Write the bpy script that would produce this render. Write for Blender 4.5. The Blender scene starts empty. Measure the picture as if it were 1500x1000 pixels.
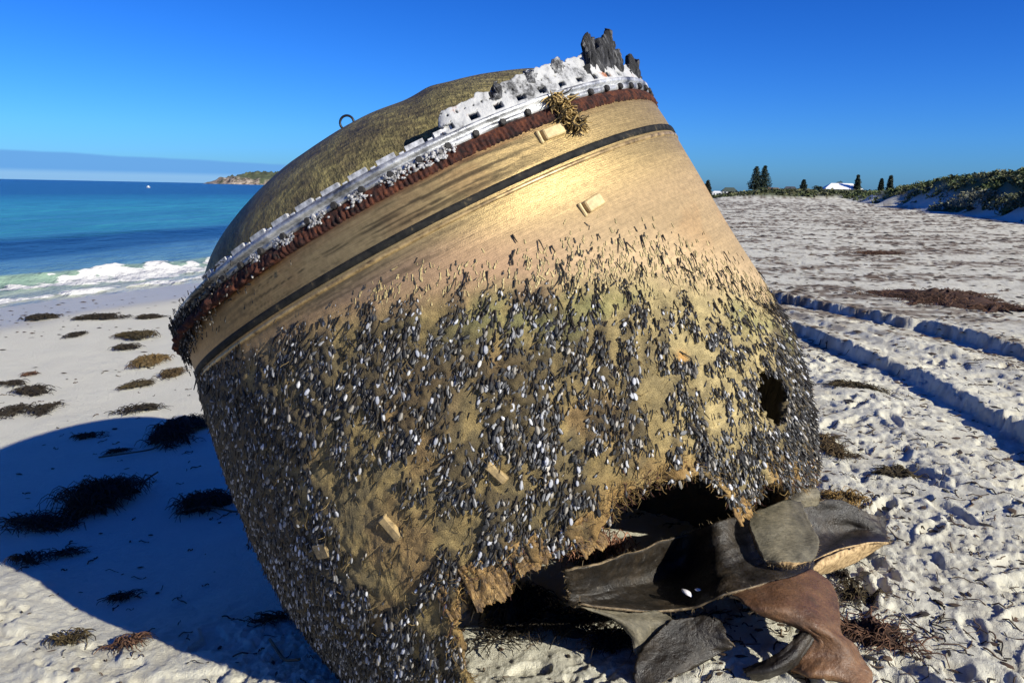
import bpy, math, random
import numpy as np
from mathutils import Vector, Matrix

random.seed(7)
RNG = np.random.default_rng(11)
S = bpy.context.scene
COL = S.collection
R = math.radians

# ------------------------------------------------------------------ camera
FPX = 1127.0                      # focal length in photo pixels (1500 wide)
PITCH = math.atan(223.0 / FPX)
ROLL = math.atan(0.0200)
CAM = np.array([0.0, 0.0, 1.6])
_c, _s = math.cos(PITCH), math.sin(PITCH)
_f = np.array([0, _c, -_s]); _u = np.array([0, _s, _c]); _r = np.array([1.0, 0, 0])
RX = _r * math.cos(ROLL) + _u * math.sin(ROLL)
UX = _u * math.cos(ROLL) - _r * math.sin(ROLL)
cd = bpy.data.cameras.new("camera")
cam = bpy.data.objects.new("camera", cd)
COL.objects.link(cam)
cd.sensor_width = 36.0
cd.lens = 36.0 * FPX / 1500.0
cd.clip_start = 0.05
cd.clip_end = 30000
M = Matrix.Identity(4)
for i in range(3):
    M[i][0] = RX[i]; M[i][1] = UX[i]; M[i][2] = -_f[i]; M[i][3] = CAM[i]
cam.matrix_world = M
S.camera = cam

# ------------------------------------------------------------------ light
SUN_EL, SUN_AZ = R(28), R(38)      # azimuth from +X towards the camera side
L = np.array([math.cos(SUN_EL) * math.cos(SUN_AZ), -math.cos(SUN_EL) * math.sin(SUN_AZ), math.sin(SUN_EL)])
sd = bpy.data.lights.new("sun", "SUN")
sd.energy = 5.0
sd.angle = R(0.5)
sd.color = (1.0, 0.95, 0.82)
sun = bpy.data.objects.new("sun", sd)
COL.objects.link(sun)
sun.rotation_euler = Vector(-L).to_track_quat('-Z', 'Y').to_euler()
sun.location = (6, -5, 8)

W = bpy.data.worlds.new("World")
S.world = W
W.use_nodes = True
nt = W.node_tree
nt.nodes.clear()


def nd(t, kind, **kw):
    n = t.nodes.new(kind)
    for k, v in kw.items():
        setattr(n, k, v)
    return n


def math_node(t, op, a, b=None, c=None, clamp=False):
    n = nd(t, 'ShaderNodeMath', operation=op, use_clamp=clamp)
    for i, v in enumerate((a, b, c)):
        if v is None:
            continue
        if isinstance(v, (int, float)):
            n.inputs[i].default_value = v
        else:
            t.links.new(v, n.inputs[i])
    return n.outputs[0]


def mix_node(t, fac, a, b, blend='MIX'):
    n = nd(t, 'ShaderNodeMix', data_type='RGBA', blend_type=blend)
    n.clamp_factor = True
    for sock, v in ((n.inputs[0], fac), (n.inputs[6], a), (n.inputs[7], b)):
        if isinstance(v, (int, float)):
            sock.default_value = v
        elif isinstance(v, tuple):
            sock.default_value = (*v, 1) if len(v) == 3 else v
        else:
            t.links.new(v, sock)
    return n.outputs[2]


def ramp(t, fac, stops, interp='LINEAR'):
    n = nd(t, 'ShaderNodeValToRGB')
    n.color_ramp.interpolation = interp
    e = n.color_ramp.elements
    while len(e) < len(stops):
        e.new(0.5)
    for el, (p, c) in zip(e, stops):
        el.position = p
        el.color = (*c, 1) if len(c) == 3 else c
    t.links.new(fac, n.inputs[0])
    return n.outputs[0]


sky = nd(nt, 'ShaderNodeTexSky', sky_type='NISHITA', sun_disc=False)
sky.sun_elevation = SUN_EL
sky.sun_rotation = math.atan2(L[0], L[1])
sky.altitude = 0
sky.air_density = 1.0
sky.dust_density = 0.5
sky.ozone_density = 3.0
hs = nd(nt, 'ShaderNodeHueSaturation')
hs.inputs['Saturation'].default_value = 1.3
hs.inputs['Value'].default_value = 1.0
nt.links.new(sky.outputs[0], hs.inputs['Color'])
tc = nd(nt, 'ShaderNodeTexCoord')
sep = nd(nt, 'ShaderNodeSeparateXYZ')
nt.links.new(tc.outputs['Generated'], sep.inputs[0])
el = math_node(nt, 'MULTIPLY', math_node(nt, 'ARCSINE', sep.outputs[2]), 180 / math.pi)
az = math_node(nt, 'MULTIPLY', math_node(nt, 'ARCTAN2', sep.outputs[0], sep.outputs[1]), 180 / math.pi)
# a low stratus bank far out over the sea
wob = nd(nt, 'ShaderNodeTexNoise')
wob.inputs['Scale'].default_value = 9.0
wob.inputs['Detail'].default_value = 4
nt.links.new(tc.outputs['Generated'], wob.inputs['Vector'])
top = math_node(nt, 'MULTIPLY_ADD', az, -0.024, 1.02)
top = math_node(nt, 'MINIMUM', top, 2.6)
top = math_node(nt, 'MULTIPLY_ADD', math_node(nt, 'SUBTRACT', wob.outputs[0], 0.5), 0.35, top)
m_top = nd(nt, 'ShaderNodeMapRange', interpolation_type='SMOOTHSTEP')
nt.links.new(math_node(nt, 'SUBTRACT', top, el), m_top.inputs[0])
m_top.inputs[1].default_value = -0.04; m_top.inputs[2].default_value = 0.16
m_az = nd(nt, 'ShaderNodeMapRange', interpolation_type='SMOOTHSTEP')
nt.links.new(az, m_az.inputs[0])
m_az.inputs[1].default_value = -4; m_az.inputs[2].default_value = -14
m_lo = nd(nt, 'ShaderNodeMapRange', interpolation_type='SMOOTHSTEP')
nt.links.new(el, m_lo.inputs[0])
m_lo.inputs[1].default_value = 0.35; m_lo.inputs[2].default_value = 0.75
bank = math_node(nt, 'MULTIPLY', math_node(nt, 'MULTIPLY', m_top.outputs[0], m_az.outputs[0]),
                 math_node(nt, 'MULTIPLY_ADD', m_lo.outputs[0], 0.2, 0.72))
KS = 0.106
spx = nd(nt, 'ShaderNodeSeparateColor')
nt.links.new(hs.outputs[0], spx.inputs[0])
cmb = nd(nt, 'ShaderNodeCombineColor')
hz = nd(nt, 'ShaderNodeMapRange', interpolation_type='SMOOTHSTEP')
sp0 = nd(nt, 'ShaderNodeTexCoord')
sp1 = nd(nt, 'ShaderNodeSeparateXYZ')
nt.links.new(sp0.outputs['Generated'], sp1.inputs[0])
nt.links.new(sp1.outputs[2], hz.inputs[0])
hz.inputs[1].default_value = 0.30; hz.inputs[2].default_value = 0.0
for i_, (g_, a_) in enumerate(((1.25, 0.28), (1.2, 0.62), (1.0, 1.13))):      # clear dry southern air: a deeper blue
    v_ = math_node(nt, 'MAXIMUM', math_node(nt, 'MULTIPLY', spx.outputs[i_], KS), 0.0)
    v_ = math_node(nt, 'MULTIPLY', math_node(nt, 'POWER', v_, g_), a_ / KS)
    nt.links.new(math_node(nt, 'MULTIPLY', v_, math_node(nt, 'MULTIPLY_ADD', hz.outputs[0], (0.05, 0.15, 0.30)[i_], 1.0)), cmb.inputs[i_])
skc = mix_node(nt, bank, cmb.outputs[0], mix_node(nt, m_lo.outputs[0], (2.7, 4.9, 7.9), (1.28, 3.45, 7.1)))
bg = nd(nt, 'ShaderNodeBackground')
bg.inputs['Strength'].default_value = 0.075
nt.links.new(skc, bg.inputs['Color'])
wo = nd(nt, 'ShaderNodeOutputWorld')
nt.links.new(bg.outputs[0], wo.inputs[0])

S.view_settings.view_transform = 'Standard'
S.view_settings.look = 'None'
S.view_settings.exposure = 0.6
S.view_settings.gamma = 1.0
S.view_settings.use_curve_mapping = False
S.cycles.max_bounces = 6
S.cycles.diffuse_bounces = 3
S.cycles.glossy_bounces = 3
S.cycles.use_denoising = True


# ------------------------------------------------------------------ helpers
def ray(px, py):
    return _f + RX * (px - 750) / FPX - UX * (py - 500) / FPX


def smooth(x, a, b):
    t = np.clip((np.asarray(x, float) - a) / (b - a), 0, 1)
    return t * t * (3 - 2 * t)


def _hash(ix, iy, iz, seed):
    h = (ix * 374761393 + iy * 668265263 + iz * 2147483647 + seed * 974634777) & 0xFFFFFFFF
    h = ((h ^ (h >> 13)) * 1274126177) & 0xFFFFFFFF
    h = (h ^ (h >> 16)) & 0xFFFFFFFF
    h = (h * 2246822519) & 0xFFFFFFFF
    return ((h ^ (h >> 15)) & 0xFFFFFF) / float(0x1000000)


def vnoise2(x, y, seed=0):
    x = np.asarray(x, float); y = np.asarray(y, float)
    ix = np.floor(x).astype(np.int64); iy = np.floor(y).astype(np.int64)
    fx = x - ix; fy = y - iy
    fx = fx * fx * fx * (fx * (fx * 6 - 15) + 10); fy = fy * fy * fy * (fy * (fy * 6 - 15) + 10)
    a = _hash(ix, iy, 0, seed); b = _hash(ix + 1, iy, 0, seed)
    c = _hash(ix, iy + 1, 0, seed); d = _hash(ix + 1, iy + 1, 0, seed)
    return (a * (1 - fx) + b * fx) * (1 - fy) + (c * (1 - fx) + d * fx) * fy


def fbm(x, y, oct=4, seed=0, gain=0.5):
    s = 0; amp = 1; tot = 0
    cx, sx = math.cos(0.6), math.sin(0.6)
    x = np.asarray(x, float); y = np.asarray(y, float)
    for o in range(oct):
        s = s + amp * vnoise2(x, y, seed + o * 17)
        tot += amp
        amp *= gain
        x, y = (x * cx - y * sx) * 2.03 + 3.1, (x * sx + y * cx) * 2.03 + 7.7
    return s / tot


def new_mesh(name, V, F, smooth_shade=True):
    V = np.asarray(V, np.float32).reshape(-1, 3)
    me = bpy.data.meshes.new(name)
    if isinstance(F, np.ndarray):
        k = F.shape[1]
        me.vertices.add(len(V)); me.vertices.foreach_set('co', V.ravel())
        me.loops.add(F.size); me.loops.foreach_set('vertex_index', F.astype(np.int32).ravel())
        me.polygons.add(len(F))
        me.polygons.foreach_set('loop_start', np.arange(0, F.size, k, dtype=np.int32))
        me.update(calc_edges=True)
    else:
        me.from_pydata(V.tolist(), [], F)
        me.update()
    if smooth_shade:
        me.polygons.foreach_set('use_smooth', np.ones(len(me.polygons), bool))
    return me


def set_col(me, name, arr):
    a = me.attributes.new(name, 'FLOAT_COLOR', 'POINT')
    arr = np.asarray(arr, np.float32)
    if arr.shape[1] == 3:
        arr = np.hstack([arr, np.ones((len(arr), 1), np.float32)])
    a.data.foreach_set('color', arr.ravel())


def set_val(me, name, arr):
    a = me.attributes.new(name, 'FLOAT', 'POINT')
    a.data.foreach_set('value', np.asarray(arr, np.float32).ravel())


def link(name, me, mats=None, parent=None, loc=None):
    o = bpy.data.objects.new(name, me)
    COL.objects.link(o)
    if mats is not None and len(me.materials) == 0:
        for m in (mats if isinstance(mats, (list, tuple)) else [mats]):
            me.materials.append(m)
    if parent is not None:
        o.parent = parent
    if loc is not None:
        o.location = loc
    return o


def tag(o, label=None, cat=None, group=None, kind=None):
    if label:
        o['label'] = label
    if cat:
        o['category'] = cat
    if group:
        o['group'] = group
    if kind:
        o['kind'] = kind
    return o


def empty(name, loc=(0, 0, 0)):
    o = bpy.data.objects.new(name, None)
    o.empty_display_size = 0.2
    COL.objects.link(o)
    o.location = loc
    return o


def grid_faces(n, m, wrap=False):
    """n rows x m columns, faces as an array of quads; wrap closes the columns"""
    i = np.arange(n - 1)[:, None]
    j = np.arange(m if wrap else m - 1)[None, :]
    j2 = (j + 1) % m
    a = i * m + j; b = i * m + j2; c = (i + 1) * m + j2; d = (i + 1) * m + j
    return np.stack([a, b, c, d], -1).reshape(-1, 4)


class Bag:
    """collects triangles / quads and per-vertex colours for one joined mesh"""
    def __init__(self):
        self.V = []; self.F = []; self.C = []; self.n = 0

    def add(self, V, F, c=None):
        V = np.asarray(V, float)
        self.V.append(V)
        self.F.extend([[k + self.n for k in f] for f in F])
        if c is not None:
            c = np.asarray(c, float)
            self.C.append(np.broadcast_to(c, (len(V), 3)))
        self.n += len(V)

    def mesh(self, name, sm=True):
        me = new_mesh(name, np.concatenate(self.V), self.F, sm)
        if self.C:
            set_col(me, 'Col', np.concatenate(self.C))
        return me


def tube(pts, rad, sides=3, cap=True):
    pts = np.asarray(pts, float)
    n = len(pts)
    rad = np.broadcast_to(np.asarray(rad, float), (n,))
    t = np.gradient(pts, axis=0)
    t /= np.linalg.norm(t, axis=1, keepdims=True) + 1e-9
    ref = np.array([0.31, 0.17, 0.93])
    if abs(t.mean(0) @ ref) > 0.9:
        ref = np.array([1.0, 0.1, 0])
    a = np.cross(t, ref); a /= np.linalg.norm(a, axis=1, keepdims=True) + 1e-9
    b = np.cross(t, a)
    k = np.arange(sides) * 2 * math.pi / sides
    V = (pts[:, None] + rad[:, None, None] * (np.cos(k)[None, :, None] * a[:, None] + np.sin(k)[None, :, None] * b[:, None])).reshape(-1, 3)
    F = grid_faces(n, sides, True).tolist()
    if cap:
        F.append(list(range(sides))[::-1]); F.append(list(range((n - 1) * sides, n * sides)))
    return V, F


def box(cx, cy, cz, sx, sy, sz):
    V = [(cx + sx * i, cy + sy * j, cz + sz * k) for i in (-.5, .5) for j in (-.5, .5) for k in (-.5, .5)]
    F = [(0, 1, 3, 2), (4, 6, 7, 5), (0, 4, 5, 1), (2, 3, 7, 6), (0, 2, 6, 4), (1, 5, 7, 3)]
    return V, F


def material(name, base=(0.5, 0.5, 0.5), rough=0.7, metal=0.0, spec=0.5):
    m = bpy.data.materials.new(name)
    m.use_nodes = True
    t = m.node_tree
    b = t.nodes['Principled BSDF']
    b.inputs['Base Color'].default_value = (*base, 1)
    b.inputs['Roughness'].default_value = rough
    b.inputs['Metallic'].default_value = metal
    b.inputs['Specular IOR Level'].default_value = spec
    return m, t, b


def noise_tex(t, scale, detail=4, rough=0.55, vec=None, stretch=None, coord='Object'):
    n = nd(t, 'ShaderNodeTexNoise')
    n.inputs['Scale'].default_value = scale
    n.inputs['Detail'].default_value = detail
    n.inputs['Roughness'].default_value = rough
    if vec is None:
        c = nd(t, 'ShaderNodeTexCoord')
        vec = c.outputs[coord]
    if stretch:
        mp = nd(t, 'ShaderNodeMapping')
        mp.inputs['Scale'].default_value = stretch
        t.links.new(vec, mp.inputs['Vector'])
        vec = mp.outputs[0]
    t.links.new(vec, n.inputs['Vector'])
    return n.outputs[0]


def bump(t, b, height, strength=0.5, dist=0.01):
    n = nd(t, 'ShaderNodeBump')
    n.inputs['Strength'].default_value = strength
    n.inputs['Distance'].default_value = dist
    t.links.new(height, n.inputs['Height'])
    t.links.new(n.outputs[0], b.inputs['Normal'])
    return n


def attr(t, name):
    a = nd(t, 'ShaderNodeAttribute')
    a.attribute_name = name
    return a


# ------------------------------------------------------------------ ground shape
RUTS = []   # polylines on the ground, filled below


def shore_x(y):
    return np.interp(y, [-400, 0, 13.5, 20, 330, 4000], [-60, -13.5, -9.1, -6.05, 77.7, 77.7])


def base_z(x, y):
    x = np.asarray(x, float); y = np.asarray(y, float)
    xs_ = x - (shore_x(y) + 9.1) * smooth(y, 5, 13.5)
    z = 0
    for o_ in (-.6, -.3, 0, .3, .6):
        z = z + np.interp(xs_ + o_, [-200, -60, -14, -9, -4, -1.3, 0.2, 6, 20, 400], [-6, -5, -1.2, -0.6, -0.40, -0.25, 0, 0.1, 0.25, 0.8]) / 5
    # dune along the back of the beach
    s = ((x - 12.5) - 0.37 * y) / 1.066
    w = 2.2 * (vnoise2(x * 0.09, y * 0.09, 3) - 0.5) * 2 + 1.0 * (vnoise2(x * 0.3, y * 0.3, 4) - 0.5)
    hh = 3.7 * smooth(s + w, 0, 6.2) + 0.9 * smooth(s, 4, 22) * vnoise2(x * 0.05, y * 0.05, 5)
    hh = hh * (1 - 0.5 * smooth(y, 90, 220))
    far = 2.3 * smooth(y + 3 * vnoise2(x * 0.05, y * 0.01, 9), 268, 284) * smooth(x - shore_x(y), 4, 30)
    return z + np.maximum(hh, far)


def at(px, py, h=0.0):
    """the point of the ground (raised by h) that the photo shows at this pixel"""
    d = ray(px, py)
    t = 1.0
    for k in range(60):
        p = CAM + d * t
        g = float(base_z(p[0], p[1])) + h
        t2 = (g - CAM[2]) / d[2]
        t = 0.5 * t + 0.5 * t2 if t2 > 0 else t * 1.3
    return CAM + d * t


def seg_dist(x, y, poly):
    best = np.full(x.shape, 1e9); side = np.zeros(x.shape)
    for (x0, y0), (x1, y1) in zip(poly[:-1], poly[1:]):
        dx, dy = x1 - x0, y1 - y0
        l2 = dx * dx + dy * dy
        t = np.clip(((x - x0) * dx + (y - y0) * dy) / l2, 0, 1)
        ex, ey = x - x0 - t * dx, y - y0 - t * dy
        d = np.hypot(ex, ey)
        m = d < best
        best = np.where(m, d, best)
        side = np.where(m, np.sign(dx * ey - dy * ex), side)
    return best * side     # positive on the left of the direction of travel


rut_px = [[(980, 425), (1060, 446), (1140, 474), (1185, 492), (1250, 519), (1335, 550), (1400, 585), (1500, 640), (1600, 705)],
          [(880, 385), (980, 402), (1060, 420), (1145, 437), (1250, 458), (1350, 478), (1500, 517), (1640, 560)]]
for pl in rut_px:
    RUTS.append([tuple(at(*p)[:2]) for p in pl])
ridge_line = [tuple(at(*p)[:2]) for p in [(1140, 455), (1220, 478), (1300, 503), (1400, 520)]]

th_front = np.radians(np.linspace(-46, 46, 800))
th_back = np.radians(np.linspace(46, 314, 70)[1:-1])
TH = np.concatenate([th_front, th_back])
RR = np.concatenate([[0.0, 0.5, 0.9], np.geomspace(1.15, 12, 560), np.geomspace(12, 70, 130)[1:], np.geomspace(70, 6000, 70)[1:]])
rg, tg = np.meshgrid(RR, TH, indexing='ij')
GX = rg * np.sin(tg); GY = rg * np.cos(tg)
GX[0] += np.sin(TH) * 1e-3; GY[0] += np.cos(TH) * 1e-3
x, y = GX.ravel(), GY.ravel()
GZ = base_z(x, y)
lod = 1 - smooth(rg.ravel(), 40, 90)
near_left = smooth(3.9 + 0.25 * (x + 2) + 0.4 * vnoise2(x * 2, y * 2, 31), 3.9, 3.2) if False else 1 - smooth(y + 0.22 * (x + 2.0) + 0.5 * (vnoise2(x * 1.7, y * 1.7, 31) - .5), 2.75, 3.45)
right = smooth(x + 0.12 * y - 0.6, 0.3, 1.2) * (1 - smooth(x - .37 * y, 11.5, 13.5))
right = np.maximum(right, near_left * smooth(x, -6, -2.5) * 0.95)
rough = np.clip(right, 0, 1)
smoothb = 1 - rough
# rounded lumps, trampled ground
n1 = fbm(x * 3.1, y * 3.1, 4, 50)
n2 = fbm(x * 9.5 + 0.7 * n1, y * 9.5, 4, 60, 0.6)
n3 = 1 - np.abs(2 * fbm(x * 7.0 + 4, y * 7.0, 3, 70) - 1)
amp = 0.6 + 0.8 * fbm(x * 0.8, y * 0.8, 2, 77)
GZ = GZ + lod * rough * amp * (0.024 * (n1 - 0.5) + 0.013 * (n2 - 0.5))
fine = lod * (1 - smooth(rg.ravel(), 8, 14)) * rough
n4 = fbm(x * 26 + 2 * n2, y * 26, 3, 90, 0.7)
n5 = np.abs(2 * fbm(x * 17 + 9, y * 17 + n1, 3, 97, 0.6) - 1)
patch = smooth(fbm(x * 2.3, y * 2.3, 3, 99), 0.40, 0.60)
GZ = GZ + fine * near_left * (0.020 * (fbm(x * 15, y * 15, 4, 101, .7) - .5))
GZ = GZ + fine * ((0.010 + 0.021 * patch) * (n4 - 0.5) + 0.013 * patch * (n5 - 0.25) - 0.020 * smooth(fbm(x * 8.5, y * 8.5, 2, 98), 0.62, 0.72))
dirt = smooth(0.5 * (1 - n4) + 0.5 * (1 - n2) + 0.25 * (fbm(x * 1.4, y * 1.4, 3, 95) - .5), 0.47, 0.62) * rough
GZ = GZ + lod * smoothb * (0.018 * (fbm(x * 1.5, y * 2.2, 3, 20) - 0.5) + 0.012 * (fbm(x * 6, y * 6, 3, 23) - 0.5) * (1 - smooth(-x, 3, 7)))
# the low rise of churned sand by the photographer's feet
GZ = GZ + 0.07 * near_left * smooth(x, -3.5, -2.2) * (1 - smooth(x, -0.7, -0.1))
# wheel ruts
for k, pl in enumerate(RUTS):
    m = (rg.ravel() < 40) & (x > 0)
    d = seg_dist(x[m], y[m], pl)      # lines run towards the camera: left of travel is +x
    wob2 = 0.10 * (vnoise2(x[m] * 3, y[m] * 3, 81) - .5) + 0.05 * (vnoise2(x[m] * 11, y[m] * 11, 82) - .5) + 0.05 * (fbm(x[m] * 26, y[m] * 26, 2, 84) - .5)
    d = d + wob2
    dep = (0.105 if k == 0 else 0.10)
    prof = -dep * 0.45 * (smooth(d, -0.62, -0.10) * (1 - smooth(d, -0.01, 0.04)))
    prof += dep * 0.70 * np.exp(-(np.maximum(d - 0.08, 0) / 0.22) ** 2) * smooth(d, 0.0, 0.055)
    prof += dep * 0.2 * np.exp(-((d + 0.72) / 0.14) ** 2)
    prof += 0.030 * (fbm(x[m] * 22, y[m] * 22, 3, 85, .7) - .5) * np.exp(-((d - .06) / .16) ** 2)
    GZ[m] += prof * (0.8 + 0.5 * vnoise2(x[m] * 1.3, y[m] * 1.3, 83))
m = (rg.ravel() < 20) & (x > 0)
d = seg_dist(x[m], y[m], ridge_line)
GZ[m] += 0.05 * np.exp(-(d / 0.10) ** 2)
# footprints
NF = 310
fx = np.concatenate([RNG.uniform(0.7, 5.5, 190), RNG.uniform(-2.8, 0.4, 45), RNG.uniform(1.5, 14, 75)])
fy = np.concatenate([RNG.uniform(1.4, 7.5, 190), RNG.uniform(1.2, 2.9, 45), RNG.uniform(7, 22, 75)])
for i in range(NF):
    cand = np.nonzero((np.abs(x - fx[i]) < 0.32) & (np.abs(y - fy[i]) < 0.32))[0]
    if len(cand) == 0:
        continue
    if (-0.75 < fx[i] < 0.95 and fy[i] < 3.0) or (-2.3 < fx[i] < -0.6 and 1.95 < fy[i] < 3.3):
        continue
    a = RNG.normal(0.5, 0.9)
    dx, dy = x[cand] - fx[i], y[cand] - fy[i]
    la = (dx * math.sin(a) + dy * math.cos(a)); lb = (dx * math.cos(a) - dy * math.sin(a))
    sc = RNG.uniform(.75, 1.15)
    wd = 0.048 + 0.012 * np.clip(la / 0.14, -1, 1)
    q = np.sqrt((la / (0.145 * sc)) ** 2 + (lb / (wd * sc)) ** 2)
    dep = RNG.uniform(0.012, 0.028)
    GZ[cand] += -dep * (1 - smooth(q, 0.82, 1.06)) + dep * 0.5 * np.exp(-((q - 1.3) / 0.22) ** 2)
# the tank settled into the sand: scour under its low end
sc_d = np.hypot((x + 0.1) / 1.2, (y - 2.9) / 0.8)
GZ -= 0.05 * (1 - smooth(sc_d, 0.4, 1.0))

wet = 1 - smooth(x - shore_x(y) + 0.9 * (fbm(x * 0.5, y * 0.5, 3, 41) - .5), 2.1, 3.4)
litter = smooth(fbm(x * 0.55 + 30, y * 0.9, 5, 130, 0.62), 0.42, 0.56) * smooth(fbm(x * 5, y * 5, 3, 140), 0.38, 0.54)
litter *= rough * smooth(y, 4.0, 12)
s_d = ((x - 12.5) - 0.37 * y) / 1.066
scrub = smooth(s_d + 5 * (fbm(x * 0.16, y * 0.16, 3, 150) - .5), 1.2, 4.0)
scrub = np.maximum(scrub, smooth(y, 268, 276) * smooth(x - shore_x(y), 4, 30))
F = grid_faces(len(RR), len(TH), True)[:, ::-1]
me = new_mesh("sand", np.stack([x, y, GZ], -1), F)
set_val(me, 'wet', wet); set_val(me, 'litter', litter); set_val(me, 'dirt', dirt); set_val(me, 'scrub', scrub)

m_sand, t, b = material("sand_material", rough=0.95, spec=0.15)
na = noise_tex(t, 2.2, 5, 0.6)
nb = noise_tex(t, 42, 5, 0.72)
nc = noise_tex(t, 300, 2, 0.6)
c = mix_node(t, na, (0.57, 0.545, 0.435), (0.66, 0.64, 0.525))
c = mix_node(t, math_node(t, 'MULTIPLY', attr(t, 'dirt').outputs['Fac'], 0.40), c, (0.24, 0.21, 0.16))
c = mix_node(t, math_node(t, 'MULTIPLY', nb, 0.35), c, (0.46, 0.43, 0.35))
sp = ramp(t, noise_tex(t, 95, 3, 0.7), [(0.66, (0, 0, 0)), (0.74, (1, 1, 1))])
c = mix_node(t, math_node(t, 'MULTIPLY', sp, 0.35), c, (0.22, 0.16, 0.11))
c = mix_node(t, math_node(t, 'MULTIPLY', attr(t, 'litter').outputs['Fac'], 0.82), c, (0.105, 0.068, 0.045))
c = mix_node(t, attr(t, 'scrub').outputs['Fac'], c, (0.085, 0.100, 0.038))
c = mix_node(t, math_node(t, 'MULTIPLY', attr(t, 'wet').outputs['Fac'], 0.55), c, (0.27, 0.25, 0.22))
t.links.new(c, b.inputs['Base Color'])
ro = math_node(t, 'MULTIPLY_ADD', attr(t, 'wet').outputs['Fac'], -0.6, 0.95)
t.links.new(ro, b.inputs['Roughness'])
sl = math_node(t, 'MULTIPLY_ADD', attr(t, 'wet').outputs['Fac'], 0.45, 0.1)
t.links.new(sl, b.inputs['Specular IOR Level'])
hsum = math_node(t, 'ADD', math_node(t, 'MULTIPLY', nb, 0.7), math_node(t, 'MULTIPLY', nc, 0.3))
bump(t, b, hsum, 0.8, 0.022)
sand = link("sand", me, m_sand)
tag(sand, "white trampled beach sand with wheel ruts and low dune", None, None, 'structure')


from_polar = (RR, TH)
GZ2 = GZ.reshape(rg.shape)
_th_s = np.where(TH > math.pi, TH - 2 * math.pi, TH)
_ord = np.argsort(_th_s)
_ths = _th_s[_ord]


def ground(px, py):
    """height of the built sand at world x, y"""
    r = math.hypot(px, py); a = math.atan2(px, py)
    i = min(max(int(np.searchsorted(RR, r)), 1), len(RR) - 1)
    k = min(int(np.searchsorted(_ths, a)), len(_ths) - 1)
    j = _ord[k]
    f = (r - RR[i - 1]) / (RR[i] - RR[i - 1])
    return float(GZ2[i - 1, j] * (1 - f) + GZ2[i, j] * f)


def ground_v(xs, ys):
    r = np.hypot(xs, ys); a = np.arctan2(xs, ys)
    i = np.clip(np.searchsorted(RR, r), 1, len(RR) - 1)
    j = _ord[np.clip(np.searchsorted(_ths, a), 0, len(_ths) - 1)]
    f = (r - RR[i - 1]) / (RR[i] - RR[i - 1])
    return GZ2[i - 1, j] * (1 - f) + GZ2[i, j] * f


def spot(px, py):
    p = at(px, py)
    return np.array([p[0], p[1], ground(p[0], p[1])])


# ------------------------------------------------------------------ sea
SEA = -0.6
xs = np.concatenate([-np.geomspace(45, 9000, 60)[::-1], np.linspace(-45, -18, 160)[1:], np.linspace(-18, -2.0, 200)[1:], np.linspace(-2, 12, 40)[1:], np.geomspace(12, 140, 20)[1:]])
ys = np.concatenate([-np.geomspace(10, 3000, 25)[::-1], np.linspace(-9, 8, 20), np.linspace(8, 34, 200)[1:], np.linspace(34, 110, 160)[1:], np.geomspace(110, 12000, 60)[1:]])
sx, sy = np.meshgrid(xs, ys, indexing='ij')
fxx, fyy = sx.ravel(), sy.ravel()
shore = shore_x(fyy) + 0.6 * (vnoise2(fyy * 0.3, fyy * 0, 201) - .5)
off = shore - fxx                      # metres out from the water's edge
lodw = np.exp(-np.maximum(off - 10, 0) / 60) * (1 - smooth(np.abs(fyy), 90, 200))
zz = np.full(fxx.shape, SEA)
crest = 2.9 + 0.8 * (vnoise2(fyy * 0.16, 0 * fyy, 210) - .5)
hgt = 0.24 * (0.55 + 0.9 * vnoise2(fyy * 0.22, 0 * fyy + 5, 211))

dw = off - crest
zz += lodw * hgt * np.where(dw < 0, np.exp(-(dw / 0.38) ** 2), np.exp(-(dw / 1.0) ** 2))
zz += lodw * 0.06 * (fbm(fxx * 0.5, fyy * 0.22, 3, 220) - .5) * smooth(off, 1, 5) * 2
zz += 0.05 * np.sin(off * 0.9 + 2 * vnoise2(fyy * .1, fyy * 0, 5)) * smooth(off, 3, 6) * lodw
foamv = np.zeros(fxx.shape)
fr = fbm(fxx * 2.2, fyy * 1.6, 4, 230, 0.6)
fside = smooth(fyy, 15.2, 17.5)
foamv = np.maximum(foamv, smooth(1.05 - np.abs(dw + 0.9) / (0.55 + 0.75 * fside) + (fr - .5) * 1.7 - .35 * (1 - fside), 0.3, 0.7))
foamv *= 0.55 + 0.9 * fbm(fxx * 5, fyy * 5, 3, 233)
foamv = np.maximum(foamv, smooth(0.5 - np.abs(off - 0.25) / 0.75 + (fr - .5) * 1.2, 0.15, 0.5))
foamv *= (1 - smooth(off, 3.6, 4.8))
zz += 0.13 * foamv * (fbm(fxx * 3.5, fyy * 3.5, 4, 240, .65) - .25) * (np.abs(fyy) < 90)
me = new_mesh("sea", np.stack([fxx, fyy, zz], -1), grid_faces(len(xs), len(ys)))
set_val(me, 'off', off); set_val(me, 'foam', foamv)
m_sea, t, b = material("sea_water", rough=0.25, spec=0.16)
b.inputs['IOR'].default_value = 1.33
ao = attr(t, 'off').outputs['Fac']
geo = nd(t, 'ShaderNodeTexCoord')
wn = noise_tex(t, 0.16, 4, 0.6, geo.outputs['Object'], (1.0, 0.45, 1))
ow = math_node(t, 'MULTIPLY_ADD', math_node(t, 'SUBTRACT', wn, 0.5), 2.2, ao)
lg = math_node(t, 'DIVIDE', math_node(t, 'LOGARITHM', math_node(t, 'MAXIMUM', math_node(t, 'ADD', ow, 1.0), 1.0), 10.0), 3.3)
# bed colour by distance out: clear shallows, a band of seagrass, turquoise sand flats, deep blue


def lp(m):
    return math.log10(m + 1) / 3.3


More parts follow.
